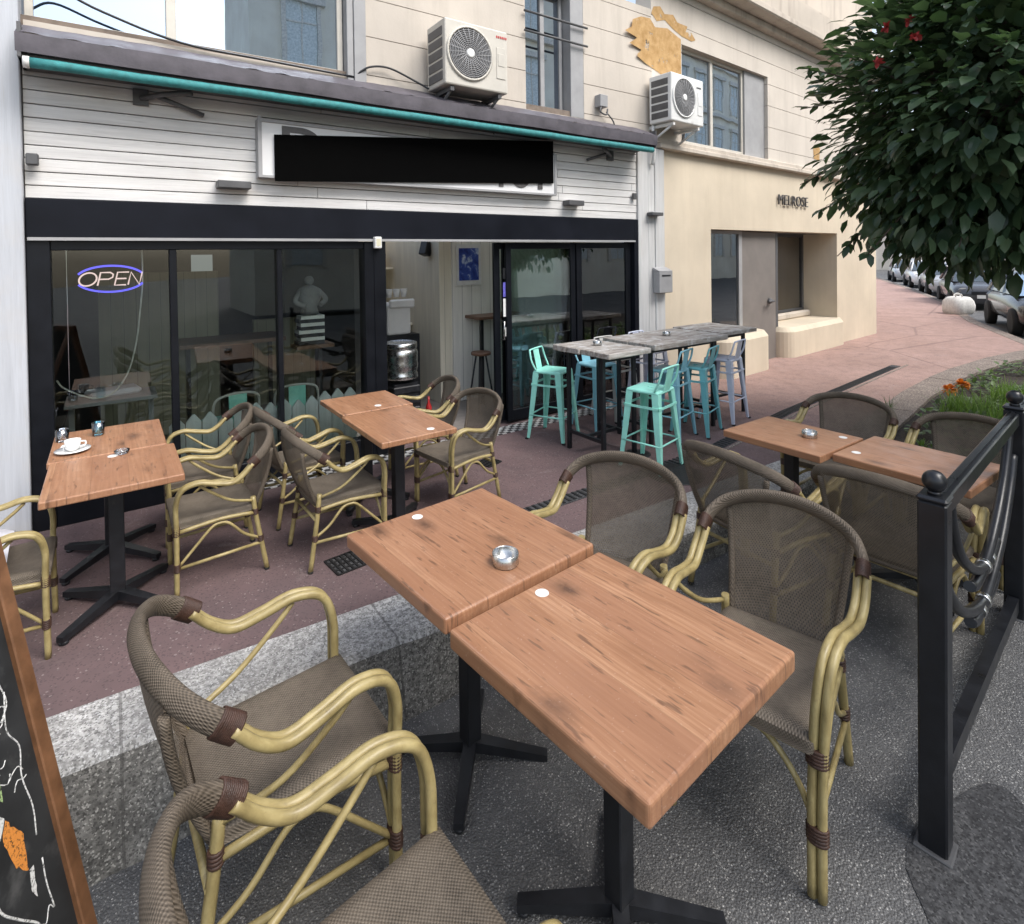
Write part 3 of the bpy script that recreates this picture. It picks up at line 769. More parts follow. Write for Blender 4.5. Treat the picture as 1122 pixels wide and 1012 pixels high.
# upper wall with courses and window 3
wl = MB(); gr2 = MB()
W3 = (.70, 3.22, 3.46, 4.84)
def coursed2(x0, x1, z0, z1):
    prev = z0
    for i in range(30):
        e = 3.44+.362*i+.20
        if e <= z0+.02: continue
        e2 = min(e, z1)
        wl.box(x0, x1, .0, .25, prev, e2-(.008 if e2 < z1 else 0)); prev = e2
        if e >= z1: break
coursed2(0, W3[0], 3.431, 5.55); coursed2(W3[1], 8.2, 3.431, 5.55); coursed2(W3[0], W3[1], W3[3], 5.55)
wl.build('upper_wall', M['upperr'], bout)
gr2.box(.01, W3[0]-.01, .012, .24, 3.44, 5.5); gr2.box(W3[1]+.01, 8.19, .012, .24, 3.44, 5.5); gr2.build('wall_joints', M['groove'], bout)
m = MB(); m.box(W3[0]-.01, 8.19, .251, .4, 3.43, 3.45); m.box(2.56, 3.22, .06, .45, 3.45, 4.84); m.build('window_reveal', M['grey'], bout)
window('window', .70, 2.56, 3.46, 4.84, .12, [1.62], bout, M['beige'], M['glassup'], .05)
# balcony slab / big cornice
m = MB(); m.box(.0, 8.5, -.12, .3, 5.552, 5.66, .01); m.box(.0, 8.6, -.34, .3, 5.661, 5.78, .02); m.box(-.0, 8.55, -.30, .3, 5.781, 6.15, .01); m.box(0, 8.5, -.25, .3, 6.151, 6.22); m.box(0, 8.2, .05, .3, 6.221, 9)
m.build('cornice', M['ledge'], bout)
T = None
blob('bare_plaster', [(.68+(a-.68)*1.12, b) for a, b in [(-.05, 4.40), (.25, 4.32), (.30, 4.22), (.45, 4.20), (.68, 4.24), (.68, 4.90), (.60, 4.92), (.40, 4.98), (.15, 4.93), (.05, 5.02), (-.12, 5.0), (-.28, 4.92), (-.30, 4.82), (-.42, 4.74), (-.20, 4.70), (-.34, 4.60), (-.12, 4.56), (-.22, 4.47)]], -.004, M['patchy'], bout)
blob('bare_plaster', [(.0, 5.10), (.12, 5.02), (.3, 5.08), (.5, 5.0), (.7, 4.95), (.95, 4.93), (1.05, 4.97), (.95, 5.05), (.8, 5.03), (.85, 5.12), (.6, 5.12), (.5, 5.2), (.3, 5.16), (.2, 5.24), (.05, 5.2)], -.004, M['patchy'], bout)
blob('bare_plaster', [(5.0, 3.62), (5.25, 3.62), (5.28, 3.85), (5.12, 3.9), (4.98, 3.84)], -.004, M['patchy'], bout)
# next building round the corner
nb = tag(empty('corner_building', (17.0, 2.0, 0), R(20)), 'narrow pale building just past the boutique corner', 'building')
m = MB(); m.box(-.6, 4.5, .6, 8, -.2, 9); m.build('wall', M['farw'], nb)
m = MB(); m.box(-.75, 4.6, .45, .599, -.2, .5, .03); m.build('plinth', M['ledge'], nb)
m = MB()
for k in range(3): m.box(.5+k*1.3, 1.3+k*1.3, .575, .599, .9, 2.5)
m.build('window', M['glassdk'], nb)
# far street buildings
def far_b(x, y, w, d, h, rz, label):
    b = tag(empty('street_building', (x, y, 0), rz), label, 'building')
    m = MB(); m.box(-w/2, w/2, -d/2, d/2, -.3, h); m.build('wall', M['farw'], b)
    for zz in range(int(h/3)):
        for k in range(int(w/2.6)):
            x_ = -w/2+1.3+k*2.6; m = MB(); m.box(x_-.5, x_+.5, -d/2-.02, -d/2+.02, .9+zz*3, 2.4+zz*3); m.build('window', M['oppw'], b)
        for k in range(int(d/2.6)):
            y_ = -d/2+1.3+k*2.6; m = MB(); m.box(-w/2-.02, -w/2+.02, y_-.5, y_+.5, .9+zz*3, 2.4+zz*3); m.build('window', M['oppw'], b)
    m = MB(); m.box(-w/2-.2, w/2+.2, -d/2-.2, d/2+.2, h, h+.3); m.build('roof', M['ledge'], b); return b
far_b(70, 18, 10, 14, 9, R(20), 'pale block of flats closing the far end of the street')
far_b(58, 2, 12, 12, 8, R(20), 'cream building across the far road behind the parked cars')
# opposite building across the street, seen mirrored in the windows
op = tag(empty('townhouse', (0, 0, 0)), 'tall cream townhouse across the street, seen mirrored in the upper windows', 'building')
m = MB(); m.box(4.2, 62, -21, -16, -.3, 16.5); m.build('wall', M['opp'], op)
for zz in range(4):
    for k in range(20):
        x_ = 6+k*2.7; z_ = 1.6+zz*3.7
        m = MB(); m.box(x_-.55, x_+.55, -16, -15.96, z_, z_+2.3); w_ = m.build('window', M['oppw'], op)
        f = MB(); f.box(x_-.72, x_-.56, -16, -15.9, z_-.1, z_+2.3); f.box(x_+.56, x_+.72, -16, -15.9, z_-.1, z_+2.3); f.box(x_-.85, x_+.85, -16, -15.8, z_+2.3, z_+2.55); f.box(x_-.03, x_+.03, -16, -15.94, z_, z_+2.3); f.box(x_-.56, x_+.56, -16, -15.93, z_+1.5, z_+1.56); f.build('frame', M['oppf'], w_)
    f = MB(); f.box(4.1, 62.1, -16, -15.75, 4.7+zz*3.7, 4.95+zz*3.7); f.build('string_course', M['oppf'], op)

# ------------------------------------------------------------------ facade fittings
aw = tag(empty('awning', (0, 0, 0)), 'retracted awning with slate purple cover and teal cloth roll over the cafe front', 'awning')
m = MB()
def roofp(u, v):
    x = -.47+6.17*u; y = -.02-.36*v; z = 3.52-.15*v-.02*v*v
    z += .006*math.sin(x*28)*(.3+v) + .010*noise.noise((x*1.5, v*2, 0))
    return (x, y, z)
m.grid(roofp, 120, 6); 
def fasc(u, v):
    x = -.47+6.17*u; a = v*1.9
    return (x, -.38-.012*math.sin(a*.8)+.02*v, 3.352-.125*v+.008*noise.noise((x*1.2, 5, v)))
m.grid(fasc, 60, 4); m.build('cover', M['roof'], aw)
m = MB(); m.box(-.46, 5.69, -.33, -.03, 3.20, 3.23); m.box(-.46, -.44, -.37, -.03, 3.2, 3.42); m.box(5.675, 5.69, -.37, -.03, 3.2, 3.42); m.build('housing', M['greydk'], aw)
m = MB(); rp = [(-.40+6.05*i/40, -.34, 3.175+.005*noise.noise((i*.4, 0, 0))) for i in range(41)]
m.tube(rp, [.034+.003*noise.noise((i*.7, 3, 0)) for i in range(41)], 12); m.build('fabric_roll', M['rolled'], aw)
m = MB(); m.lathe([(.039, 0), (.039, .035)], seg=14, M=Matrix.Translation((-.435, -.34, 3.175))@Matrix.Rotation(R(90), 4, 'Y')); m.build('end_cap', M['white'], aw)
for xa, s_ in ((.22, 1), (5.2, -1)):
    m = MB(); m.tube([(xa, -.05, 3.10), (xa+.14*s_, -.14, 3.13), (xa+.32*s_, -.25, 3.14)], .022, 8); m.box(xa-.05, xa+.05, -.06, -.02, 3.05, 3.17); m.tube([(xa+.1*s_, -.1, 3.12), (xa+.42*s_, -.08, 3.02)], .018, 8)
    m.build('folding_arm', M['greydk'], aw)
# loose cables by the upper windows
for pts, lb in (([(-.44, -.05, 3.72), (-.3, -.06, 3.80), (.0, -.04, 3.70), (.5, -.03, 3.58), (1.1, -.03, 3.56), (1.9, -.02, 3.55)], 'black cable sagging above the awning at the left window'),
                ([(1.93, -.02, 3.58), (2.05, -.05, 3.66), (2.25, -.05, 3.68), (2.5, -.1, 3.58), (2.58, -.2, 3.50)], 'black cable looping beneath the left air conditioner')):
    m = MB(); m.tube(pts, .010, 6, 6); tag(m.build('cable', M['black']), lb, 'cable')
# sign box
sg = tag(empty('shop_sign', (0, 0, 0)), 'long white sign box over the cafe front, its lettering covered by a black redaction bar', 'sign')
SY = -.12
m = MB(); m.box(1.03, 4.25, SY+.01, -.03, 2.555, 3.035); m.box(1.03, 1.06, SY-.012, SY+.01, 2.555, 3.06); m.box(4.22, 4.25, SY-.012, SY+.01, 2.56, 3.03); m.box(1.06, 4.22, SY-.012, SY+.01, 2.555, 2.575); m.box(1.06, 4.22, SY-.012, SY+.01, 3.015, 3.04)
m.build('sign_frame', M['grey'], sg)
m = MB(); m.box(1.06, 4.22, SY, SY+.008, 2.575, 3.015); m.build('sign_panel', M['signface'], sg)
def text(name, s, mat, par, x, y, z, size, sx=1.0, ext=.004, bold=0.0, sp=1.0):
    cu_ = bpy.data.curves.new(name, 'FONT'); cu_.body = s; cu_.size = size; cu_.extrude = ext; cu_.offset = bold; cu_.space_character = sp
    to = bpy.data.objects.new('tmp', cu_); C.objects.link(to)
    dg = bpy.context.evaluated_depsgraph_get(); dg.update()
    me = bpy.data.meshes.new_from_object(to.evaluated_get(dg))
    bpy.data.objects.remove(to); bpy.data.curves.remove(cu_)
    me.name = name; me.materials.clear(); me.materials.append(mat)
    me.transform(Matrix.Translation((x, y, z))@Matrix.Rotation(R(90), 4, 'X')@Matrix.Diagonal((sx, 1, 1, 1)))
    o = bpy.data.objects.new(name, me); C.objects.link(o); o.parent = par; return o
text('letter', 'D', M['letter'], sg, 1.19, SY-.006, 2.70, .43, 1.2, .003, .006)
text('letter', 'é', M['letter'], sg, 1.66, SY-.006, 2.67, .40, 1.1, .003, .004)
text('letter', 'I', M['letter'], sg, 3.42, SY-.006, 2.625, .42, 1.0, .003, .008)
text('letter', 'O', M['letter'], sg, 3.58, SY-.006, 2.63, .42, .9, .003, .006)
text('letter', 'T', M['letter'], sg, 3.88, SY-.006, 2.63, .42, 1.0, .003, .012)
m = MB(); m.add([(1.155, SY-.024, 2.525), (4.19, SY-.024, 2.69), (4.19, SY-.024, 3.0), (4.19, SY-.024, 3.17), (1.155, SY-.024, 2.915), (1.155, SY-.016, 2.525), (4.19, SY-.016, 2.69), (4.19, SY-.016, 3.0), (4.19, SY-.016, 3.17), (1.155, SY-.016, 2.915)],
    [(0, 1, 2, 3, 4), (9, 8, 7, 6, 5), (0, 5, 6, 1), (1, 6, 7, 2), (2, 7, 8, 3), (3, 8, 9, 4), (4, 9, 5, 0)])
m.build('redaction_bar', M['plate'], sg)  # stands for a blacked-out redaction; the real sign has no such plate
# small fittings on planks
def wlamp(x0, x1, z0, z1, label):
    t = tag(empty('wall_lamp', ((x0+x1)/2, -.03, (z0+z1)/2)), label, 'wall lamp'); w = (x1-x0)/2; h = (z1-z0)/2
    m = MB(); m.box(-w, w, -.12, .0, -h, h, .006); m.build('lamp_body', M['greydk'], t)
    m = MB(); m.box(-w*.85, w*.85, -.105, -.02, h, h+.004); m.build('lens', M['white'], t)
wlamp(.72, .97, 2.45, 2.51, 'dark grey up-down wall lamp on the planks left of the sign')
wlamp(4.42, 4.66, 2.455, 2.515, 'dark grey up-down wall lamp on the planks right of the sign')
t = tag(empty('security_camera', (-.42, -.03, 2.57)), 'small dark sensor on the left end of the planks', 'sensor')
m = MB(); m.box(-.035, .035, -.10, -.04, -.03, .05, .008); m.build('body', M['greydk'], t); m = MB(); m.tube([(0, .0, 0), (0, -.05, .01)], .015, 8); m.build('bracket', M['greydk'], t)
t = tag(empty('wall_lamp', (5.97, -.055, 2.40)), 'small grey lamp on the white trim boards right of the awning', 'wall lamp')
m = MB(); m.box(-.11, .11, -.10, 0, -.025, .02, .008); m.build('lamp_body', M['greydk'], t); m = MB(); m.box(-.09, .09, -.09, -.02, .02, .025); m.build('lens', M['white'], t)
t = tag(empty('junction_box', (5.62, -.05, 2.62)), 'tiny grey box at the right end of the planks', 'box'); m = MB(); m.box(-.03, .03, -.03, .01, -.04, .04, .005); m.build('body', M['greydk'], t)
t = tag(empty('letter_box', (6.10, -.055, 1.52)), 'grey metal letter box on the white trim boards', 'letter box')
m = MB(); m.box(-.13, .14, -.11, 0, -.17, .12, .008); m.add([(-.13, -.11, .12), (.14, -.11, .12), (.14, 0, .17), (-.13, 0, .17), (-.13, 0, .12), (.14, 0, .12)], [(0, 1, 2, 3), (0, 3, 4), (1, 5, 2)]); m.build('body', M['grey'], t)
m = MB(); m.box(-.08, .09, -.114, -.109, .05, .07); m.build('slot', M['black'], t)
m = MB(); m.box(2.04, 2.11, -.115, -.062, 1.96, 2.07, .008); t = tag(m.build('door_sensor', M['white']), 'small lit white door sensor at the top of the black post', 'sensor'); m = MB(); m.box(2.055, 2.095, -.118, -.1151, 1.985, 2.05); m.build('lens', M['lit'], t)
t = tag(empty('junction_box', (5.05, -.03, 3.74)), 'grey electrical box with hanging wires right of the tall window', 'box')
m = MB(); m.box(-.06, .07, -.07, .03, -.05, .10, .006); m.build('body', M['grey'], t); m = MB(); m.tube([(-.03, -.05, -.04), (-.06, -.07, -.12), (.05, -.06, -.14), (.09, -.04, -.06)], .011, 6, 5); m.tube([(.08, -.03, -.1), (.2, -.03, -.2), (.25, -.02, -.32)], .009, 6, 4); m.build('wire', M['greydk'], t)
# air conditioners
def aircon(loc, rz, w, d, h, mat, label, logo=False):
    t = tag(empty('air_conditioner', loc, rz), label, 'air conditioner', 'air conditioning units on the wall')
    m = MB(); m.box(-w/2, w/2, -d/2, d/2, 0, h, .015, seg=2); m.build('casing', mat, t)
    cx_ = -w*.12; cz = h*.52; rr = h*.42
    X = Matrix.Translation((cx_, -d/2-.002, cz))@Matrix.Rotation(R(90), 4, 'X')
    m = MB(); m.lathe([(rr, -.01), (rr, .012), (rr-.02, .018), (rr-.02, -.005)], seg=36, M=X); m.build('fan_ring', mat, t)
    m = MB(); m.lathe([(rr-.02, -.004), (rr-.02, .002)], seg=36, M=X); m.build('fan_recess', M['greydk'], t)
    m = MB()
    for k in range(1, 14): 
        r_ = (rr-.02)*k/14
        m.tube([(r_*math.cos(a*2*math.pi/36), r_*math.sin(a*2*math.pi/36), .012) for a in range(36)], .0035, 4, close=True, M=X)
    for k in range(24):
        a = 2*math.pi*k/24; m.tube([(.04*math.cos(a), .04*math.sin(a), .012), ((rr-.02)*math.cos(a+.35), (rr-.02)*math.sin(a+.35), .012)], .0035, 4, M=X)
    m.build('fan_grille', M['grey'], t)
    m = MB(); m.lathe([(.045, 0), (.045, .018), (.03, .022)], seg=18, M=X); m.build('fan_hub', M['white'], t)
    m = MB()
    for k in range(5):
        z0 = .08*h+k*h*.17
        m.box(-w/2-.006, -w/2+.002, -d/2+.05, d/2-.04, z0, z0+h*.13)
    m.build('side_grille', M['greydk'], t)
    m = MB(); m.box(w*.31, w*.46, -d/2-.006, -d/2+.002, h*.22, h*.72, .003); m.box(w*.33, w*.44, -d/2-.010, -d/2, h*.42, h*.62, .003); m.build('service_panel', mat, t)
    if logo:
        m = MB()
        for k in range(6): m.box(w*.31+k*.022, w*.31+k*.022+.014, -d/2-.004, -d/2-.001, h*.87, h*.905)
        M.setdefault('redlogo', simple('red_logo', (.5, .03, .03), .5)); m.build('logo', M['redlogo'], t)
    else:
        m = MB()
        for k in range(5): m.box(w*.28+k*.022, w*.28+k*.022+.014, -d/2-.004, -d/2-.001, h*.80, h*.83)
        m.build('logo', M['greydk'], t)
    for x_ in (-w*.38, w*.38):
        m = MB(); m.box(x_-.02, x_+.02, -d/2+.02, d/2+.12, -.05, -.012); m.tube([(x_, -d/2+.05, -.04), (x_, d/2+.11, -.26)], .016, 6)
        m.build('bracket', mat if not logo else M['greydk'], t)
    m = MB(); m.tube([(w/2-.05, d/2-.02, .10), (w/2+.06, d/2, .16), (w/2+.10, d/2+.03, -.02), (w/2+.06, d/2+.06, -.22), (w/2+.12, d/2+.08, -.32)], .018, 8, 5); m.build('pipe', M['greydk'], t)
    return t
aircon((2.985, -.27, 3.50), 0, .72, .36, .62, M['beige'], 'large beige air conditioner with round fan above the awning, left of the tall window', True)
o2 = Vector((6.05, 0, 0))+Matrix.Rotation(BA, 3, 'Z')@Vector((.24, -.22, 3.58))
aircon(o2, BA, .74, .34, .62, M['white'], 'smaller white air conditioner beside the ochre bare patch of wall')
m = MB(); m.tube([(-.05, -.06, 3.62), (-.10, -.10, 3.45), (-.11, -.12, 3.2), (-.10, -.08, 3.05)], .022, 8, 5)
dp = tag(m.build('drain_pipe', M['white'], loc=(6.05, 0, 0)), 'short white pipe dropping from the right air conditioner', 'pipe')
# boutique lettering
ms = tag(empty('shop_lettering', (6.05, 0, 0), BA), 'dark raised capital letters on the cream boutique wall', 'sign')
tx = text('letters', 'MELROSE', M['letter'], ms, 3.50, -.03, 2.69, .265, .98, .012, -.003, 1.12)
# OPEN neon
ns = tag(empty('neon_sign', (0, 0, 0)), 'lit OPEN neon sign with blue oval hanging in the left window', 'sign')
NC = Vector((.01, .06, 1.745)); 
m = MB()
for sg_ in (1, -1):
    pts = []
    for k in range(25):
        a = R(22)+R(136)*k/24
        pts.append((NC.x+.215*math.cos(a), NC.y, NC.z+.098*math.sin(a)*sg_))
    m.tube(pts, .0075, 8)
m.build('blue_oval', M['neonb'], ns)
def nstroke(pl, x0, sx, sz, z0, sh=.22):
    return [(x0+px*sx+pz*sz*sh, NC.y-.012, z0+pz*sz) for px, pz in pl]
m = MB(); zz0 = NC.z-.048; H = .096; Wd = .085
el = [(.5+.5*math.cos(a*2*math.pi/20), .5+.5*math.sin(a*2*math.pi/20)) for a in range(20)]
m.tube(nstroke(el, -.195, .105, H, zz0), .0055, 6, close=True)
m.tube(nstroke([(0, 0), (0, 1), (.7, 1), (.95, .85), (.95, .62), (.7, .48), (.05, .48)], -.075, Wd, H, zz0), .0055, 6)
m.tube(nstroke([(1, 0), (0, 0), (0, 1), (1, 1)], .03, Wd*.85, H, zz0), .0055, 6); m.tube(nstroke([(0, .5), (.9, .5)], .03, Wd*.85, H, zz0), .0055, 6)
m.tube(nstroke([(0, 0), (0, 1), (1, 0), (1, 1)], .115, Wd*.85, H, zz0), .0055, 6)
m.build('open_letters', M['neonw'], ns)
m = MB(); m.tube([(.21, .07, 1.98), (.21, .07, 1.72), (.19, .07, 1.5), (.16, .07, 1.25), (.10, .07, 1.02), (0, .07, .88), (-.12, .08, .86), (-.28, .08, .95), (-.33, .08, 1.02)], .006, 6, 6); m.build('power_cord', M['cable'], ns)

# ------------------------------------------------------------------ interior objects
# picket fence
pf = tag(empty('picket_fence', (0, .13, 0)), 'low pale blue picket boards standing inside the shop window', 'fence')
x = .37; random.seed(5)
while x < 1.93:
    w = .112; h = .60+random.uniform(-.03, .02)+.05*(x-.4)/1.5
    m = MB(); o = [(0, .02), (w, .02), (w, h-.065), (w*.58, h-.004), (w*.42, h-.004), (0, h-.065)]
    vs = [(a, 0, b) for a, b in o]+[(a, .018, b) for a, b in o]; n_ = len(o)
    m.add(vs, [tuple(range(n_)), tuple(range(n_, 2*n_))[::-1]]+[(i+n_, (i+1) % n_+n_, (i+1) % n_, i)[::1] for i in range(n_)])
    b = m.build('picket', M['picket'], pf); b.location = (x, random.uniform(0, .008), 0)
    x += w+.008
m = MB(); m.box(.36, 1.94, .022, .04, .2, .26); m.box(-.33, .36, .0, .02, .12, .44); m.build('rail', M['picket'], pf)
# mint metal chairs inside
def mint_chair(label):
    t = tag(empty('metal_chair', (0, 0, 0)), label, 'chair', 'mint chairs inside the window')
    m = MB(); m.box(-.19, .19, -.18, .18, .43, .455, .01); m.build('seat', M['mint'], t)
    m = MB(); m.tube([(-.18, -.17, .45), (-.19, -.2, .62), (-.15, -.22, .70), (0, -.23, .725), (.15, -.22, .70), (.19, -.2, .62), (.18, -.17, .45)], .011, 8, 5); m.build('back_hoop', M['whitep'], t)
    m = MB(); m.box(-.075, .075, -.235, -.225, .46, .715, .003); m.build('back_plate', M['mint'], t)
    for sx_ in (-1, 1):
        for sy_ in (-1, 1):
            m = MB(); m.tube([(sx_*.16, sy_*.15, .43), (sx_*.2, sy_*.2, 0)], [.02, .013], 6); m.build('leg', M['mint'], t)
    return t
mc = mint_chair('mint metal chair inside the window, seen between the left cane chairs'); mc.location = (.86, .42, 0); mc.rotation_euler = (0, 0, R(8))
dup(mc, (1.42, .44, 0), R(-6), 'mint metal chair inside the window, right behind the pickets')
# wooden bar ledge and stool near the door
t = tag(empty('bar_ledge', (0, 0, 0)), 'brown wooden bar ledge against the white boards inside the door', 'table')
m = MB(); m.box(3.80, 4.60, .86, 1.21, 1.07, 1.11, .006); m.build('top', M['brownwood'], t)
m = MB(); m.box(3.85, 3.89, .90, .94, 0, 1.07); m.build('leg', M['black'], t)
t = tag(empty('bar_stool', (3.74, .74, 0)), 'dark wooden bar stool with round seat standing inside the doorway', 'stool')
m = MB(); m.lathe([(.02, .66), (.12, .665), (.125, .69), (.115, .70), (.0001, .70)], seg=20); m.build('seat', M['brownwood'], t)
for k in range(4):
    a = R(45+90*k); m = MB(); m.tube([(.06*math.cos(a), .06*math.sin(a), .66), (.17*math.cos(a), .17*math.sin(a), 0)], .011, 8); m.build('leg', M['black'], t)
m = MB(); m.tube([(.135*math.cos(a*R(22.5)), .135*math.sin(a*R(22.5)), .2) for a in range(16)], .008, 6, close=True); m.build('foot_ring', M['black'], t)
# kegs
def keg(z, label, x=2.62, y=1.0):
    t = tag(empty('beer_keg', (x, y, z)), label, 'keg', 'kegs stacked by the door')
    r = .19; m = MB(); m.lathe([(r*.95, 0), (r, .01), (r, .05), (r*.93, .07), (r*1.0, .12), (r*1.02, .15), (r, .18), (r, .25), (r*1.02, .28), (r*.97, .31), (r*.85, .34), (r*.3, .36), (.0001, .36)], seg=28); m.build('body', M['steel'], t)
    m = MB(); m.lathe([(r*.92, .33), (r*.97, .34), (r*.97, .395), (r*.92, .40), (r*.88, .39)], seg=28); m.build('rim', M['steel'], t); return t
keg(.53, 'steel beer keg on top of the dark crate inside the doorway', 2.66, .72)
t = tag(empty('crate', (2.66, .72, 0)), 'dark crate with a red bottle carrying the steel keg inside the doorway', 'crate')
m = MB()
for k in range(4): m.box(-.16, .16, -.16, .16, .02+k*.12, .10+k*.12, .01)
m.box(-.14, .14, -.14, .14, 0, .49); m.build('body', M['black'], t)
m = MB(); m.lathe([(.035, 0), (.035, .18), (.012, .24), (.012, .3)], (.24, -.12, 0), 14); M['redb'] = simple('red_bottle', (.35, .02, .02), .3); tag(m.build('bottle', M['redb'], loc=(2.70, .72, 0)), 'small red bottle on the floor beside the keg crate', 'bottle')
t = tag(empty('counter', (0, 0, 0)), 'cream boarded bar counter with pale top at the back of the doorway', 'counter')
m = MB(); m.box(2.75, 3.44, 2.1, 2.5, .003, .93); m.build('front', M['inwall2'], t); m = MB(); m.box(2.7, 3.445, 2.02, 2.55, .93, .97, .006); m.build('top', M['incream'], t)
t = tag(empty('coffee_machine', (2.98, 1.5, 0)), 'white coffee machine with cups stacked on top inside the doorway', 'coffee machine')
m = MB(); m.box(-.22, .10, -.2, .2, .92, 1.30, .03, seg=2); m.build('body', M['white'], t); m = MB(); m.box(-.2, .14, -.24, -.19, 1.25, 1.36, .02); m.build('hood', M['white'], t)
m = MB(); m.box(-.3, .2, -.22, .22, 0, .92); m.build('stand', M['black'], t)
for k in range(3):
    m = MB(); m.lathe([(.03, 0), (.045, .10), (.042, .10), (.028, .01)], (-.15+.1*k, -.1, 1.38), 12); m.build('cup', M['porcelain'], t)
t = tag(empty('wall_shelf', (0, 0, 0)), 'small wall shelf with a dark box high inside the doorway', 'shelf')
m = MB(); m.box(3.05, 3.44, 2.62, 2.99, 1.70, 1.73); m.build('board', M['incream'], t); m = MB(); m.box(3.1, 3.36, 2.7, 2.9, 1.731, 1.93); m.build('box', M['brownwood'], t)
t = tag(empty('loudspeaker', (3.40, 1.5, 1.98), R(20)), 'small black loudspeaker on the wall inside the doorway', 'loudspeaker')
m = MB(); m.box(-.06, .06, -.06, .06, -.09, .09, .008, M=Matrix.Rotation(R(18), 4, 'Y')); m.build('body', M['black'], t); m = MB(); m.tube([(0, 0, 0), (.08, .04, .04)], .012, 6); m.build('bracket', M['greydk'], t)
for (x_, y_, r_) in ((2.95, 2.2, .10), (3.28, 2.2, .11)):
    m = MB(); m.lathe([(.03, 0), (r_, .06), (r_*1.05, .09), (r_*.95, .085), (.02, .02)], (0, 0, .971), 16); tag(m.build('bowl', M['brownwood'] if x_ < 3 else M['steel'], loc=(x_, y_, 0)), 'brown bowl on the bar counter' if x_ < 3 else 'steel bowl on the right end of the bar counter', 'bowl')
# poster
def poster_mat():
    t = NT('blue_poster_print'); v = t.coords('Object'); n1 = t.noise(v, 9, 4, .6, .6); n2 = t.noise(v, 22, 3, .6)
    c = t.ramp(n1, [(.35, (.02, .035, .22)), (.55, (.05, .10, .42)), (.64, (.45, .55, .75)), (.75, (.8, .82, .85))])
    t.bsdf(c, .45); return t.m
M['poster'] = poster_mat()
t = tag(empty('poster', (0, 1.215, 0)), 'blue illustrated poster with white border on the white boards inside', 'poster')
m = MB(); m.box(3.685, 4.055, -.012, -.006, 1.50, 2.03); m.build('border', M['paper'], t); m = MB(); m.box(3.72, 4.02, -.016, -.0125, 1.56, 1.98); m.build('print', M['poster'], t)
# right glass: menu sheet, hooked pole
t = tag(empty('menu_sheet', (0, 0, 0)), 'printed menu sheet with red heading behind the right glass', 'poster')
m = MB(); m.box(4.80, 5.05, .05, .054, 1.45, 1.93); m.build('sheet', M['cloth'], t); m = MB(); m.box(4.84, 4.95, .047, .0495, 1.80, 1.86); m.build('heading', M.setdefault('redlogo', simple('red_logo', (.5, .03, .03), .5)), t)
m = MB(); m.tube([(5.02, .45, 0), (5.06, .45, .9), (5.12, .45, 1.35), (5.18, .45, 1.46), (5.28, .45, 1.45), (5.31, .45, 1.38)], .016, 8, 5); tag(m.build('hooked_pole', M['black']), 'black pole with hooked top standing behind the right glass', 'pole')
# things inside the left window
t = tag(empty('side_table', (0.0, .75, 0)), 'pale side table with a folded cloth behind the left pane', 'table')
m = MB(); m.box(-.32, .32, -.2, .2, .70, .73); m.build('top', M['grey'], t)
for sx_ in (-1, 1):
    m = MB(); m.box(sx_*.28-.02, sx_*.28+.02, -.02, .02, 0, .70); m.build('leg', M['grey'], t)
m = MB(); m.box(-.18, .2, -.1, .12, .735, .79, .02); tag(m.build('folded_cloth', M['cloth'], loc=(0, .75, 0), rz=.2), 'folded grey cloth lying on the side table inside', 'cloth')
t = tag(empty('high_table', (1.05, 1.5, 0)), 'dark high table with a stool shape in the dim room behind the middle pane', 'table')
m = MB(); m.box(-.5, .5, -.3, .3, 1.0, 1.04); m.build('top', M['brownwood'], t)
for sx_ in (-1, 1):
    m = MB(); m.box(sx_*.4-.02, sx_*.4+.02, -.02, .02, 0, 1.0); m.build('leg', M['black'], t)
t = tag(empty('figurine', (1.62, .55, 0)), 'grey statuette on a stack of books behind the right-hand pane', 'statuette')
m = MB(); m.sphere((0, 0, 1.66), .045); m.lathe([(.02, 1.62), (.10, 1.58), (.11, 1.48), (.07, 1.40), (.09, 1.33), (.0001, 1.32)], seg=14); m.tube([(.09, 0, 1.56), (.15, -.03, 1.47), (.08, -.08, 1.42)], .025, 8, 4); m.tube([(-.09, 0, 1.56), (-.14, -.03, 1.46), (-.06, -.08, 1.41)], .025, 8, 4); m.build('figure', M['statue'], t)
t2 = tag(empty('book_stack', (1.62, .55, 0)), 'stack of black and white books under the statuette', 'books')
m = MB(); m2 = MB()
for k in range(8): (m if k % 2 else m2).box(-.12+random.uniform(-.015, .015), .12, -.08, .08, 1.04+k*.035, 1.04+k*.035+.033)
m.build('white_books', M['paper'], t2); m2.build('black_books', M['black'], t2)
t = tag(empty('display_stand', (1.62, .55, 0)), 'slim dark stand carrying the books behind the right-hand pane', 'stand')
m = MB(); m.box(-.16, .2, -.12, .12, 1.0, 1.035); m.build('top', M['brownwood'], t); m = MB(); m.box(.08, .11, -.015, .015, 0, 1.0); m.build('leg', M['black'], t)
m = MB(); m.box(.98, 1.26, 4.19, 4.199, 1.5, 1.95); tag(m.build('back_window', emit('dim_back_window', (.75, .8, .8), .28)), 'small bright window on the far wall of the dim room', 'window')

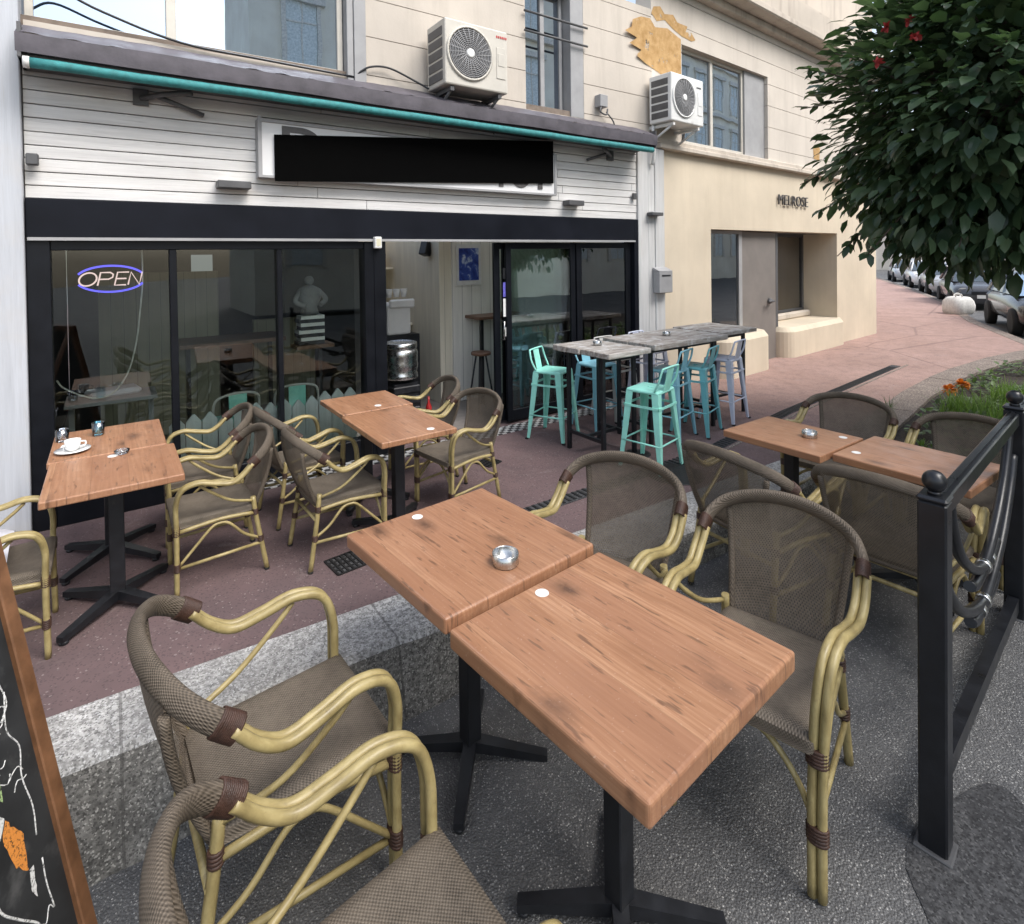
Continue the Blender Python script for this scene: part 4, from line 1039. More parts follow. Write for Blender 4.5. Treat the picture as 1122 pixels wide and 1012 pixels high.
# ------------------------------------------------------------------ cane armchair
def make_chair(label):
    t = tag(empty('cane_armchair', (0, 0, 0)), label, 'chair', 'cane armchairs around the oak tables')
    def side(s):
        return [(s*.215, .225, 0), (s*.215, .222, .22), (s*.220, .222, .40), (s*.228, .222, .52), (s*.236, .190, .598), (s*.244, .11, .622), (s*.252, .02, .602), (s*.258, -.06, .590), (s*.262, -.12, .622), (s*.260, -.172, .678)]
    for s in (-1, 1):
        c, _ = spline([Vector(p) for p in side(s)], [1]*10, 6)
        m = MB()
        for off in (-1, 1):
            pts = []
            for i, p in enumerate(c):
                tg = (c[min(i+1, len(c)-1)]-c[max(i-1, 0)]).normalized()
                sd = Vector((1, 0, 0)); sd = (sd-tg*sd.dot(tg)).normalized()
                pts.append(p+sd*off*.0125)
            m.tube(pts, .0131, 10)
        m.build('armrest', M['bamboo'], t)
        # rear leg
        m = MB(); m.tube([(s*.185, -.185, .45), (s*.192, -.205, .30), (s*.205, -.255, 0)], .0145, 9, 5); lg = m.build('leg', M['bamboo'], t)
        m = MB(); m.tube([(s*.2045, -.253, .0), (s*.2045, -.253, .012)], .016, 9); m.build('foot_cap', M['rubber'], lg)
        # side rail and arched brace, low stretcher
        m = MB(); m.tube([(s*.212, .21, .355), (s*.205, 0, .372), (s*.19, -.19, .355)], .0115, 8, 4); m.build('side_rail', M['bamboo'], t)
        m = MB(); m.tube([(s*.214, .212, .165), (s*.212, .14, .24), (s*.208, .045, .335), (s*.205, .0, .350), (s*.202, -.05, .335), (s*.198, -.13, .25), (s*.198, -.215, .20)], .0085, 7, 4); m.build('arched_brace', M['bamboo'], t)
        m = MB(); m.tube([(s*.206, .212, .15), (s*.20, -.222, .17)], .0095, 8); m.build('stretcher', M['bamboo'], t)
        # thin brace under the arm
        m = MB(); m.tube([(s*.240, .105, .605), (s*.236, .05, .555), (s*.222, -.06, .475), (s*.19, -.185, .43)], .0085, 8, 5); m.build('arm_brace', M['bamboo'], t)
        # bindings
        for (zz, r_, two) in ((.165, .021, 1), (.365, .021, 1)):
            m = MB()
            for k in range(5):
                z_ = zz-.018+k*.009
                m.lathe([(.0205, -.0045), (.0225, 0), (.0205, .0045)], (0, 0, 0), 12, M=Matrix.Translation((s*.2155, .222, z_))@Matrix.Diagonal((1.35, .85, 1, 1)))
            m.build('binding', M['bind'], t)
        for zz in (.195, .36):
            m = MB()
            k_ = (.45-zz)/.45; y_ = -.185-.07*k_**1.15; x_ = .185+.02*k_
            for k in range(4): m.lathe([(.0165, -.0045), (.0188, 0), (.0165, .0045)], (s*x_, y_, zz-.013+k*.009), 12)
            m.build('binding', M['bind'], t)
    # front apron brace
    m = MB(); m.tube([(-.214, .218, .17), (-.16, .21, .27), (-.08, .205, .345), (0, .205, .36), (.08, .205, .345), (.16, .21, .27), (.214, .218, .17)], .0085, 7, 4); m.build('front_brace', M['bamboo'], t); m = MB(); m.tube([(-.21, .21, .36), (.21, .21, .36)], .0105, 8); m.build('front_rail', M['bamboo'], t)
    m = MB(); m.tube([(-.195, -.21, .30), (.195, -.21, .30)], .0105, 8); m.build('back_rail', M['bamboo'], t); m = MB(); m.tube([(-.19, -.195, .37), (.19, -.195, .37)], .0105, 8); m.build('back_rail', M['bamboo'], t)
    # seat: slightly dished woven pad with rolled front
    m = MB()
    def st(u, v):
        w = .185+.025*v; x = (u*2-1)*w; y = -.205+.445*v
        ex = min(u, 1-u, v, 1-v); z = .418-.014*math.sin(math.pi*u)*math.sin(math.pi*v)
        if ex < .05: z -= (.05-ex)/.05*.014*1.0
        return (x, y, z)
    m.grid(st, 24, 24)
    def rim(v0, n_=24):
        pass
    loop = []
    for i in range(25): loop.append(st(i/24, 0))
    for i in range(1, 25): loop.append(st(1, i/24))
    for i in range(1, 25): loop.append(st(1-i/24, 1))
    for i in range(1, 24): loop.append(st(0, 1-i/24))
    L = len(loop); vs = loop+[(x*1.012, y*1.0+.002*(1 if y > 0 else -1), z-.016) for x, y, z in loop]+[(x*.985, y*.99, z-.034) for x, y, z in loop]
    m.add(vs, [(i+L, (i+1) % L+L, (i+1) % L, i) for i in range(L)]+[(i+2*L, (i+1) % L+2*L, (i+1) % L+L, i+L) for i in range(L)]+[tuple(range(2*L, 3*L))], True)
    m.build('seat', M['weave'], t)
    # hoop: woven wrapped flat tube pair over the top
    hp = [(-.262, -.162, .670), (-.252, -.215, .712), (-.208, -.266, .752), (-.115, -.304, .780), (0, -.318, .790), (.115, -.304, .780), (.208, -.266, .752), (.252, -.215, .712), (.262, -.162, .670)]
    c, _ = spline([Vector(p) for p in hp], [1]*9, 8)
    m = MB(); seg = 12; vs = []; N_ = len(c)
    for i, p in enumerate(c):
        tg = (c[min(i+1, N_-1)]-c[max(i-1, 0)]).normalized()
        outw = Vector((p.x*.6, p.y+.05, .12)); outw = (outw-tg*outw.dot(tg)).normalized(); nn = tg.cross(outw)
        for k in range(seg):
            a = 2*math.pi*k/seg
            vs.append((p+outw*math.cos(a)*.017+nn*math.sin(a)*.027)[:])
    m.add(vs, [(i*seg+k, i*seg+(k+1) % seg, (i+1)*seg+(k+1) % seg, (i+1)*seg+k) for i in range(N_-1) for k in range(seg)], True)
    m.build('back_hoop', M['wrap'], t)
    for i0 in (0, N_-6):
        m = MB()
        for k in range(6):
            p = c[i0+k if i0 == 0 else N_-1-k]; q = c[i0+k+1 if i0 == 0 else N_-2-k]
            tg = (q-p).normalized(); outw = Vector((p.x*.6, p.y+.05, .12)); outw = (outw-tg*outw.dot(tg)).normalized(); nn = tg.cross(outw)
            for w_ in (0, .5):
                pc = p.lerp(q, w_)
                m.tube([(pc+outw*math.cos(a*R(30))*.0185+nn*math.sin(a*R(30))*.0285)[:] for a in range(12)], .0038, 5, close=True)
        m.build('hoop_binding', M['bind'], t)
    # back panel
    m = MB()
    def bk(u, v):
        s_ = u*2-1
        wid = .168+.042*v; x = s_*wid
        top = .784-.036*(abs(s_))**2.2; z = .385+(top-.385)*v
        y = -.198-.075*v-.03*math.sin(math.pi*v*.8)-.035*(1-s_*s_)*(.5+.5*v)
        return (x, y, z)
    m.grid(bk, 20, 20); m.build('backrest', M['mesh'], t)
    m = MB()
    for u in (0, 1): m.tube([bk(u, k/12*.94) for k in range(13)], .0125, 8)
    m.tube([bk(k/12, .0) for k in range(13)], .011, 8); m.build('back_frame', M['wrap'], t)
    return t
G1 = 'cane armchairs on the terrace'
ch0 = make_chair('cane armchair nearest the camera at the left terrace table, back to the right')
def place(o, x, y, z, rz, sc): o.location = (x, y, z); o.rotation_euler = (0, 0, rz); o.scale = (sc, sc, sc)
FL, FR = R(90), R(-90)      # facing -X, facing +X
place(ch0, .50, -1.27, 0, FL, 1.0)
SA = 1.24
def chair(x, y, rz, label, sc=1.0, dz=0):
    z = 0 if sc == 1.0 else asph_z(x, y)
    return dup(ch0, (x, y, z+dz), rz, label, None, sc)
chair(.52, -.62, R(86), 'cane armchair on the far side of the left terrace table, close to the glass')
chair(1.20, -1.47, R(-88), 'cane armchair left of the middle terrace table, nearer the kerb')
chair(1.16, -.78, R(-84), 'cane armchair left of the middle terrace table, nearer the window and pickets')
chair(2.17, -1.34, R(98), 'cane armchair right of the middle terrace table, in front of the doorway')
chair(2.20, -.68, R(80), 'cane armchair right of the middle terrace table, pushed up near the doorway')
chair(-.50, -1.45, FR, 'cane armchair at the far left with a pale cloth over it, half behind the chalkboard')
SA = (1.3, 1.24, 1.31)
chair(.48, -2.97, R(-87), 'cane armchair beside the kerb, left of the rear half of the front oak table', (1.3, 1.36, 1.37))
chair(.48, -3.88, R(-86), 'cane armchair in the bottom left foreground, seat cut off by the photo edge', (1.32, 1.36, 1.37))
chair(2.01, -3.03, R(106), 'cane armchair against the kerb, right of the ashtray table', SA)
chair(2.14, -3.81, R(104), 'large cane armchair right of the front oak table, back panel facing the camera', (1.22, 1.3, 1.31))
def chr_(x, y, rz, label, sc): return dup(ch0, (x, y, asph_z(x, y)), rz, label, None, sc)
chr_(3.28, -3.13, R(-95), 'cane armchair seen from behind at the right table, near the kerb end', (1.38, 1.15, 1.18))
chr_(3.55, -3.78, R(-86), 'cane armchair seen from behind at the right table, next to the iron post', (1.3, 1.15, 1.17))
chr_(4.56, -2.99, R(92), 'cane armchair beyond the right table, facing the camera near the drain', (1.22, 1.12, 1.08))
chr_(4.58, -3.75, R(90), 'cane armchair beyond the right table, in front of the flower bed', (1.22, 1.12, 1.08))

# ------------------------------------------------------------------ oak tables
def make_table(label, w, l, h, th=.038):
    t = tag(empty('oak_table', (0, 0, 0)), label, 'table', 'oak topped bistro tables')
    m = MB(); m.box(-w/2, w/2, -l/2, l/2, h-th, h, .007 if th < .05 else .011, seg=3); m.build('tabletop', M['wood'], t)
    m = MB(); m.box(-.036, .036, -.036, .036, .05, h-th-.008, .004); m.box(-.12, .12, -.12, .12, h-th-.012, h-th-.001); m.build('column', M['black'], t)
    for k in range(4):
        a = R(45+90*k)
        X = Matrix.Rotation(a, 4, 'Z')
        m = MB()
        vs = [(.0, -.028, .045), (0, .028, .045), (0, .028, .095), (0, -.028, .095), (.34, -.02, .018), (.34, .02, .018), (.34, .02, .045), (.34, -.02, .045)]
        m.add(vs, [(3, 2, 1, 0), (4, 5, 6, 7), (0, 1, 5, 4), (1, 2, 6, 5), (2, 3, 7, 6), (3, 0, 4, 7)], False, X)
        m.lathe([(.02, 0), (.022, .005), (.022, .018)], (.318, 0, 0), 12, M=X)
        m.build('base_foot', M['black'], t)
    return t
def stickers(t, x, y, h, r=.026):
    m = MB(); m.lathe([(r, 0), (r, .0012)], (x, y, h+.0004), 20); s = m.build('sticker', M['paper'], t); return s
def table(x, y, z, w, l, h, label, st=None, rz=0, sc=1.0, th=.038):
    t = make_table(label, w, l, h, th); t.location = (x, y, z); t.rotation_euler = (0, 0, rz); t.scale = (sc,)*3
    if st: stickers(t, st[0], st[1], h)
    return t
TH = .75
table(-.02, -.73, 0, .585, .66, TH, 'oak topped table by the left window with the coffee cup on it')
table(.005, -1.37, 0, .61, .62, TH-.004, 'oak topped table at the left, joined in front of the cup table', (-.01, .25))
table(1.635, -.86, 0, .555, .535, TH, 'oak topped table in the middle terrace pair, rear one by the pickets', (.03, -.17))
table(1.61, -1.50, 0, .53, .72, TH-.004, 'oak topped table in the middle terrace pair, front one', (.11, -.28))
zA = asph_z(1.2, 0)
hA = .64-zA
table(1.282, -2.955, zA, .78, .79, .63-zA, 'front oak table, rear half carrying the steel ashtray', (-.058, .325), .089, 1.0, .062)
hB = .615-asph_z(1.35, 0)
table(1.355, -3.774, asph_z(1.35, 0), .78, .81, .607-asph_z(1.35, 0), 'front oak table, nearest large top without an ashtray', (-.006, .345), .089, 1.0, .068)
zR = asph_z(4, 0)
table(3.92, -2.99, zR, .59, .675, .60-zR, 'right oak table with an ashtray, half nearest the kerb', (.2, -.25), 0, 1.0, .048)
table(4.05, -3.69, asph_z(4.1, 0), .60, .70, .595-asph_z(4.1, 0), 'right oak table half behind the iron railing, top shining pale', (-.16, .27), 0, 1.0, .048)
# ashtrays
def ashtray(x, y, z, s, label):
    m = MB(); r = .048*s; h = .042*s
    m.lathe([(r*.94, 0), (r, .004), (r, h), (r*.95, h+.001), (r*.93, h-.003), (r*.93, .006), (.0001, .005)], seg=28)
    t = tag(m.build('ashtray', M['steel'], loc=(x, y, z)), label, 'ashtray')
    return t
ashtray(1.30, -3.22, .6305, 1.12, 'round steel ashtray on the front oak table')
ashtray(3.95, -3.10, .6005, 1.0, 'small steel ashtray on the right oak table')
ashtray(4.88, -1.15, 1.004, .9, 'small ashtray on the far weathered bar table')
ashtray(3.86, -1.15, 1.004, .9, 'small ashtray on the near weathered bar table')
# cigarette in the ashtray
m = MB(); m.tube([(1.28, -3.22, .645), (1.315, -3.24, .658)], .0045, 8); tag(m.build('cigarette', M['paper']), 'white cigarette end lying in the steel ashtray', 'cigarette')
# cup, saucer, glass
t = tag(empty('coffee_cup', (-.20, -.90, .752)), 'white coffee cup on a saucer on the left table', 'cup')
m = MB(); m.lathe([(.022, .008), (.036, .025), (.042, .07), (.039, .07), (.032, .025), (.0001, .015)], seg=22); m.tube([(.04, 0, .055), (.062, 0, .05), (.06, 0, .03), (.036, 0, .025)], .005, 7, 4); m.build('cup', M['porcelain'], t)
m = MB(); m.lathe([(.03, 0), (.045, .003), (.088, .013), (.09, .015), (.045, .007), (.0001, .006)], seg=28); m.build('saucer', M['porcelain'], t)
def tumbler(x, y, z, r, h, mat, label):
    m = MB(); m.lathe([(r*.85, 0), (r*.92, .004), (r, h), (r*.94, h), (r*.84, .012), (.0001, .010)], seg=22)
    return tag(m.build('tumbler', M[mat], loc=(x, y, z)), label, 'glass')
tumbler(-.08, -.60, .7515, .036, .082, 'bluegl', 'pale blue water glass on the left table')
tumbler(-.265, -.62, .7515, .036, .075, 'cleargl', 'clear glass at the back corner of the left table')
m = MB(); m.add([(-.27, -.80, .7525), (-.20, -.78, .7525), (-.19, -.71, .7535), (-.26, -.72, .7525)], [(0, 1, 2, 3)]); tag(m.build('paper_slip', M['paper']), 'small paper slip beside the coffee cup', 'paper')
m = MB(); m.lathe([(.035, 0), (.04, .02), (.03, .022), (.028, .008), (.0001, .006)], (0, 0, 0), 18); tag(m.build('ashtray', M['cleargl'], loc=(.04, -1.10, .7475)), 'small clear glass dish on the left table joint', 'ashtray')
# pale cloth over the far left chair
m = MB()
def cl(u, v):
    x = -.78+.36*u; y = -1.66+.42*v
    if v < 0: pass
    z = .52+.28*(1-u)**1.4+.02*noise.noise((u*5, v*5, 1))-.05*(abs(v-.5)*2)**3
    return (x, y, z)
m.grid(cl, 16, 16); tag(m.build('folded_cloth', M['cloth']), 'pale cloth bundle lying on the far left cane armchair', 'cloth')

# ------------------------------------------------------------------ bar tables
def bar_table(cx_, cy_, w, l, h, label, rz=0):
    t = tag(empty('bar_table', (cx_, cy_, 0), rz), label, 'bar table', 'weathered bar tables')
    m = MB(); k = 4; pw = l/k; random.seed(int(cx_*100))
    for i in range(k):
        m.box(-w/2+random.uniform(-.02, .02), w/2+random.uniform(-.02, .02), -l/2+i*pw+.002, -l/2+(i+1)*pw-.002, h-.050+random.uniform(-.004, .004), h+random.uniform(-.002, .002), .006)
    m.build('tabletop', M['oldwood'], t)
    lx, ly = w/2-.08, l/2-.14
    for sx_ in (-1, 1):
        for sy_ in (-1, 1):
            m = MB(); m.box(sx_*lx-.018, sx_*lx+.018, sy_*ly-.018, sy_*ly+.018, 0, h-.055, .003); m.build('leg', M['black'], t)
    for sx_ in (-1, 1):
        m = MB(); m.box(sx_*lx-.014, sx_*lx+.014, -ly+.019, ly-.019, .16, .19); m.build('frame_rail', M['black'], t)
    m = MB(); m.box(-lx+.015, lx-.015, -.014, .014, .16, .188); m.build('frame_rail', M['black'], t)
    for sy_ in (-1, 1):
        m = MB(); m.box(-lx+.019, lx-.019, sy_*ly-.014, sy_*ly+.014, h-.10, h-.056); m.build('frame_rail', M['black'], t)
    return t
bar_table(3.85, -1.20, .56, .74, 1.0, 'weathered grey bar table nearest the glass door, between the mint stools')
bar_table(4.86, -1.16, 1.16, .70, 1.0, 'long weathered bar table in the middle of the stool row')
bar_table(5.86, -1.05, .72, .66, 1.0, 'far weathered bar table beside the boutique plinth')
# stools
def make_stool(label, mat):
    t = tag(empty('metal_stool', (0, 0, 0)), label, 'stool', 'painted metal bar stools')
    m = MB(); h = .70
    m.box(-.155, .155, -.155, .155, h-.035, h, .018, seg=3)
    m.lathe([(.02, 0), (.025, .003), (.02, .006)], (0, 0, h), 14); m.build('seat', mat, t)
    for sx_ in (-1, 1):
        for sy_ in (-1, 1):
            m = MB()
            def sec(cx_, cy_, z, a, th):
                return [(cx_-sx_*a, cy_+sy_*0, z), (cx_, cy_, z), (cx_, cy_-sy_*a, z), (cx_-sx_*th, cy_-sy_*a, z), (cx_-sx_*th, cy_-sy_*th, z), (cx_-sx_*a, cy_-sy_*th, z)]
            s1 = sec(sx_*.152, sy_*.152, h-.02, .062, .012); s2 = sec(sx_*.178, sy_*.178, .35, .05, .012); s3 = sec(sx_*.205, sy_*.205, .012, .028, .012)
            fs = []
            for b in (0, 6):
                for i in range(6):
                    f_ = (b+i, b+(i+1) % 6, b+6+(i+1) % 6, b+6+i); fs.append(f_ if sx_*sy_ > 0 else f_[::-1])
            fs += [tuple(range(6)), tuple(range(12, 18))]
            m.add(s1+s2+s3, fs); lg = m.build('leg', mat, t)
            m = MB(); m.box(sx_*.205-.014*1, sx_*.205+.014, sy_*.205-.014, sy_*.205+.014, 0, .014); m.build('foot_cap', M['rubber'], lg)
    m = MB(); q = .185
    for a, b in (((-q, -q), (q, -q)), ((q, -q), (q, q)), ((q, q), (-q, q)), ((-q, q), (-q, -q))):
        m.tube([(a[0]*.98, a[1]*.98, .245), (b[0]*.98, b[1]*.98, .245)], .008, 7)
    m.build('footrest', mat, t); m = MB(); q = .165
    for a, b in (((-q, -q), (q, -q)), ((q, -q), (q, q)), ((q, q), (-q, q)), ((-q, q), (-q, -q))):
        m.box(min(a[0], b[0])-.004, max(a[0], b[0])+.004, min(a[1], b[1])-.004, max(a[1], b[1])+.004, .545, .565)
    m.build('seat_brace', mat, t)
    m = MB(); m.tube([(-.15, -.12, h), (-.158, -.165, h+.09), (-.145, -.19, h+.185), (-.11, -.195, h+.20), (.11, -.195, h+.20), (.145, -.19, h+.185), (.158, -.165, h+.09), (.15, -.12, h)], .0095, 8, 5); m.build('back_tube', mat, t)
    m = MB()
    XB = Matrix.Translation((0, -.152, h-.005))@Matrix.Rotation(R(12), 4, 'X'); m.box(-.06, .06, -.004, .0, 0, .212, .0015, M=XB); m.build('back_plate', mat, t)
    return t
s_m = make_stool('mint green metal stool left of the near bar table, by the sliding door', M['mint']); place(s_m, 3.76, -.60, 0, R(205), 1.0)
dup(s_m, (3.92, -1.74, 0), R(12), 'mint green metal stool in front, nearest the camera')
s_b = make_stool('blue metal stool behind the near bar table', M['blue']); place(s_b, 4.36, -.62, 0, R(180), 1.0)
dup(s_b, (4.72, -1.30, 0), R(14), 'sky blue metal stool right of the front mint stool')
s_t = make_stool('teal metal stool between the blue and lavender stools', M['teal']); place(s_t, 5.08, -1.36, 0, R(16), 1.0)
s_l = make_stool('pale lavender metal stool at the right end of the stool row', M['lav']); place(s_l, 5.70, -1.27, 0, R(10), 1.0)
dup(s_l, (5.45, -.42, 0), R(185), 'pale lavender stool on the far side of the bar tables')
s_w = make_stool('cream white metal stool on the far side of the long bar table', M['whitep']); place(s_w, 4.80, -.48, 0, R(180), 1.0)

# ------------------------------------------------------------------ iron fence
p1 = Vector((2.42, -4.305)); p2 = Vector((4.14, -4.125)); ang = math.atan2(p2.y-p1.y, p2.x-p1.x); Ls = (p2-p1).length/1.055
fz = -.22
fe = tag(empty('iron_railing', (p1.x, p1.y, -.103), ang, 1.055), 'black iron railing with ball topped posts and curled bars at the right', 'railing')
for k, xx in enumerate((0, Ls, 2*Ls)):
    zb = (asph_z(p1.x+xx, 0)-.01+.103)/1.055
    m = MB(); m.box(xx-.041, xx+.041, -.041, .041, zb, 1.03, .006); m.box(xx-.045, xx+.045, -.045, .045, 1.03, 1.05, .008); po = m.build('post', M['fence'], fe)
    m = MB(); m.lathe([(.022, 1.05), (.02, 1.062)], (xx, 0, 0), 16); m.sphere((xx, 0, 1.094), .036, 20, 12); m.build('ball_finial', M['fence'], po)
    m = MB(); m.box(xx-.055, xx+.055, -.055, .055, zb, zb+.018, .004); m.build('base_plate', M['greydk'], po)
for s0 in (0, Ls):
    m = MB(); m.box(s0+.047, s0+Ls-.047, -.024, .024, .955, 1.02, .005); m.box(s0+.047, s0+Ls-.047, -.006, .006, 1.0201, 1.026); m.build('top_rail', M['fence'], fe)
    m = MB()
    zl, zr = asph_z(p1.x+s0, 0), asph_z(p1.x+s0+Ls, 0)
    zl, zr = .02, -.02
    if s0: zl, zr = -.1, -.1
    m.add([(s0+.047, -.022, zl), (s0+Ls-.047, -.022, zr), (s0+Ls-.047, .022, zr), (s0+.047, .022, zl), (s0+.047, -.022, zl+.07), (s0+Ls-.047, -.022, zr+.07), (s0+Ls-.047, .022, zr+.07), (s0+.047, .022, zl+.07)],
          [(3, 2, 1, 0), (4, 5, 6, 7), (0, 1, 5, 4), (1, 2, 6, 5), (2, 3, 7, 6), (3, 0, 4, 7)]); m.build('bottom_rail', M['fence'], fe)
    mid = Ls/2
    for sgn in (1, -1):
        def q(u, z): return (s0+mid+sgn*(u-mid), 0, z-(0 if sgn > 0 else .28*(1-u/mid) if False else 0))
        m = MB()
        m.tube([q(.20, .955), q(.24, .86), q(.38, .70), q(.62, .56), q(.84, .50), q(1.0, .49), q(1.10, .52)], .021, 10, 6)
        m.tube([q(.06, .80), q(.16, .66), q(.36, .50), q(.62, .39), q(.86, .345), q(1.0, .34), q(1.09, .37)], .021, 10, 6)
        m.build('curled_bar', M['fence'], fe)
    for (u, z) in ((mid, .50), (mid, .35), (mid+.1, .50), (mid-.1, .35)):
        m = MB(); m.lathe([(.027, -.018), (.03, -.012), (.03, .012), (.027, .018)], (0, 0, 0), 16, M=Matrix.Translation((s0+u, 0, z))@Matrix.Rotation(R(90), 4, 'Y'))
        m.build('collar', M['steel'], fe)
# tar patch at the foot of the post
m = MB(); pts = []
for k in range(26):
    a = 2*math.pi*k/26; r_ = .30*(1+.18*noise.noise((math.cos(a)*1.4, math.sin(a)*1.4, 2)))
    pts.append((p1.x+.06+r_*1.25*math.cos(a), p1.y-.13+r_*.62*math.sin(a)))
m.add([(x_, y_, asph_z(x_, y_)+.004) for x_, y_ in pts], [tuple(range(26))]); struct(m.build('tar_patch', M['patch']))

# ------------------------------------------------------------------ chalkboard A-frame
r3 = Vector((.825, -.566, 0)); f3 = Vector((.566, .825, 0))
cb = tag(empty('chalkboard', (-.052, -2.93, asph_z(0, 0))), 'wooden framed chalkboard with drawings leaning at the left edge', 'chalkboard')
lean = R(12.6)
ux = -f3                               # along the board, towards the camera
uz = (-r3*math.sin(lean)+Vector((0, 0, math.cos(lean))))
un = ux.cross(uz).normalized()
if un.dot(r3) < 0: un = -un
BM = Matrix(((ux.x, un.x, uz.x, 0), (ux.y, un.y, uz.y, 0), (ux.z, un.z, uz.z, 0), (0, 0, 0, 1)))
m = MB(); m.box(0, .046, -.02, .03, 0, 1.62, .004, M=BM); m.box(.75, .805, -.02, .03, 0, 1.62, .004, M=BM); m.box(.055, .75, -.02, .03, 1.56, 1.62, .004, M=BM); m.box(.055, .75, -.02, .03, .16, .22, .004, M=BM); m.build('frame', M['chalkwood'], cb)
m = MB(); m.box(.046, .75, -.012, .012, .22, 1.56, M=BM); m.build('board', M['chalk'], cb)
m = MB(); 
uz2 = (-r3*math.sin(R(26))*1.0); 
for xo in (.0, .75):
    a = Vector(BM@Vector((xo+.027, -.03, 1.58))); b = Vector((a.x-r3.x*.55, a.y-r3.y*.55, 0)); m.tube([a[:], (b.x, b.y, 0.0)], .024, 8)
m.build('back_leg', M['chalkwood'], cb)
def chalkstroke(pts, mat, nm, w=.003):
    m = MB(); m.tube([(a, .0125, b) for a, b in pts], w, 6, 5, M=BM); return m.build(nm, M[mat], cb)
chalkstroke([(.08, 1.18), (.10, 1.10), (.09, 1.02), (.12, .98)], 'chalkline', 'chalk_line', .002)
chalkstroke([(.09, 1.05), (.11, .95), (.085, .88), (.10, .80), (.09, .70), (.10, .62)], 'chalkline', 'chalk_line', .002)
chalkstroke([(.18, 1.0), (.22, .85), (.27, .74), (.25, .69)], 'chalkline', 'chalk_line', .003)
chalkstroke([(.34, .82), (.30, .70), (.25, .64), (.24, .55), (.20, .48), (.15, .40), (.17, .33)], 'chalkline', 'chalk_line', .003)
chalkstroke([(.10, .55), (.105, .48), (.10, .40)], 'chalkline', 'chalk_line', .002)
chalkstroke([(.16, .95), (.2, .98), (.15, 1.02), (.2, 1.06), (.15, 1.10), (.19, 1.14)], 'chalkline', 'chalk_line', .002)
random.seed(77)
for (xa, za, n_s) in ((.09, 1.12, 7), (.12, 1.0, 6), (.08, .88, 5), (.30, .62, 6), (.1, .40, 5)):
    for k in range(n_s):
        x_ = xa+random.uniform(0, .10); z_ = za-k*.022; chalkstroke([(x_, z_), (x_+.012, z_+random.uniform(-.02, .02)), (x_+.03, z_+random.uniform(-.02, .02)), (x_+.045, z_+random.uniform(-.015, .015))], 'chalkline', 'chalk_line', .0016)
def chalkpatch(poly, mat, nm):
    pp = []
    for (a, b), (c_, d_) in zip(poly, poly[1:]+poly[:1]):
        for k in range(6):
            t_ = k/6; x_, z_ = a+(c_-a)*t_, b+(d_-b)*t_
            pp.append((x_+.006*noise.noise((x_*60, z_*60, 1)), z_+.008*noise.noise((x_*55, z_*55, 7))))
    m = MB(); n_ = len(pp); m.add([(a, .0135, b) for a, b in pp], [tuple(range(n_))], False, BM); m.build(nm, M[mat], cb)
chalkpatch([(.135, .66), (.175, .74), (.195, .70), (.175, .60), (.145, .56)], 'orange', 'chalk_shape')
chalkpatch([(.175, .745), (.20, .79), (.215, .75), (.197, .705)], 'chalkline', 'chalk_shape')
chalkpatch([(.13, .56), (.145, .555), (.15, .50), (.138, .48)], 'chalkline', 'chalk_shape')
chalkpatch([(.16, .92), (.20, .98), (.22, .90), (.19, .80), (.165, .79)], 'green', 'chalk_shape')
chalkpatch([(.30, 1.0), (.36, 1.05), (.38, .95), (.33, .92)], 'pinkc', 'chalk_shape')

# ------------------------------------------------------------------ planting
def leafquad(V, Fc, c, d, n_, L, w, fold=.25):
    d = d.normalized(); s_ = d.cross(n_).normalized(); n2 = s_.cross(d).normalized()
    o = len(V)
    V += [c[:], (c+d*L*.35+s_*w*.5+n2*fold*w*.5)[:], (c+d*L*.75+s_*w*.38+n2*fold*w*.3)[:], (c+d*L-n2*L*.10)[:], (c+d*L*.75-s_*w*.38+n2*fold*w*.3)[:], (c+d*L*.35-s_*w*.5+n2*fold*w*.5)[:], (c+d*L*.4)[:], (c+d*L*.75)[:]]
    Fc += [(o, o+1, o+6), (o+1, o+2, o+7, o+6), (o+2, o+3, o+7), (o+3, o+4, o+7), (o+4, o+5, o+6, o+7), (o+5, o, o+6)]
tr = tag(empty('magnolia_tree', (6.55, -3.85, -.05)), 'dense dark leaved tree with red flowers in the flower bed at the right', 'tree')
m = MB(); m.tube([(0, 0, 0), (.03, .02, .6), (-.02, .05, 1.2), (.02, 0, 1.9), (0, .02, 2.6), (.02, .0, 3.4)], [.11, .09, .085, .075, .06, .03], 12, 5); m.build('trunk', M['bark'], tr)
random.seed(11)
bm_ = MB(); clumps = []
CC = [(Vector((-.36, .22, 3.12)), 1.32, 1.40, 190), (Vector((.75, -.35, 3.15)), 1.45, 1.40, 95)]
for (cc, rh, rv, nc) in CC:
    for k in range(nc):
        while True:
            p = Vector((random.uniform(-1, 1), random.uniform(-1, 1), random.uniform(-1, 1)))
            if .15 < p.length < 1: break
        dirn = p.normalized(); rr_ = p.length**.55
        lum = 1+.20*noise.noise(dirn*2.3+cc)+.12*noise.noise(dirn*5.1+cc)
        q = Vector((dirn.x*rh, dirn.y*rh, dirn.z*rv))*rr_*lum*.86
        clumps.append((q+cc, .26+.20*random.random(), dirn))
V = []; Fc = []; cc0 = CC[0][0]
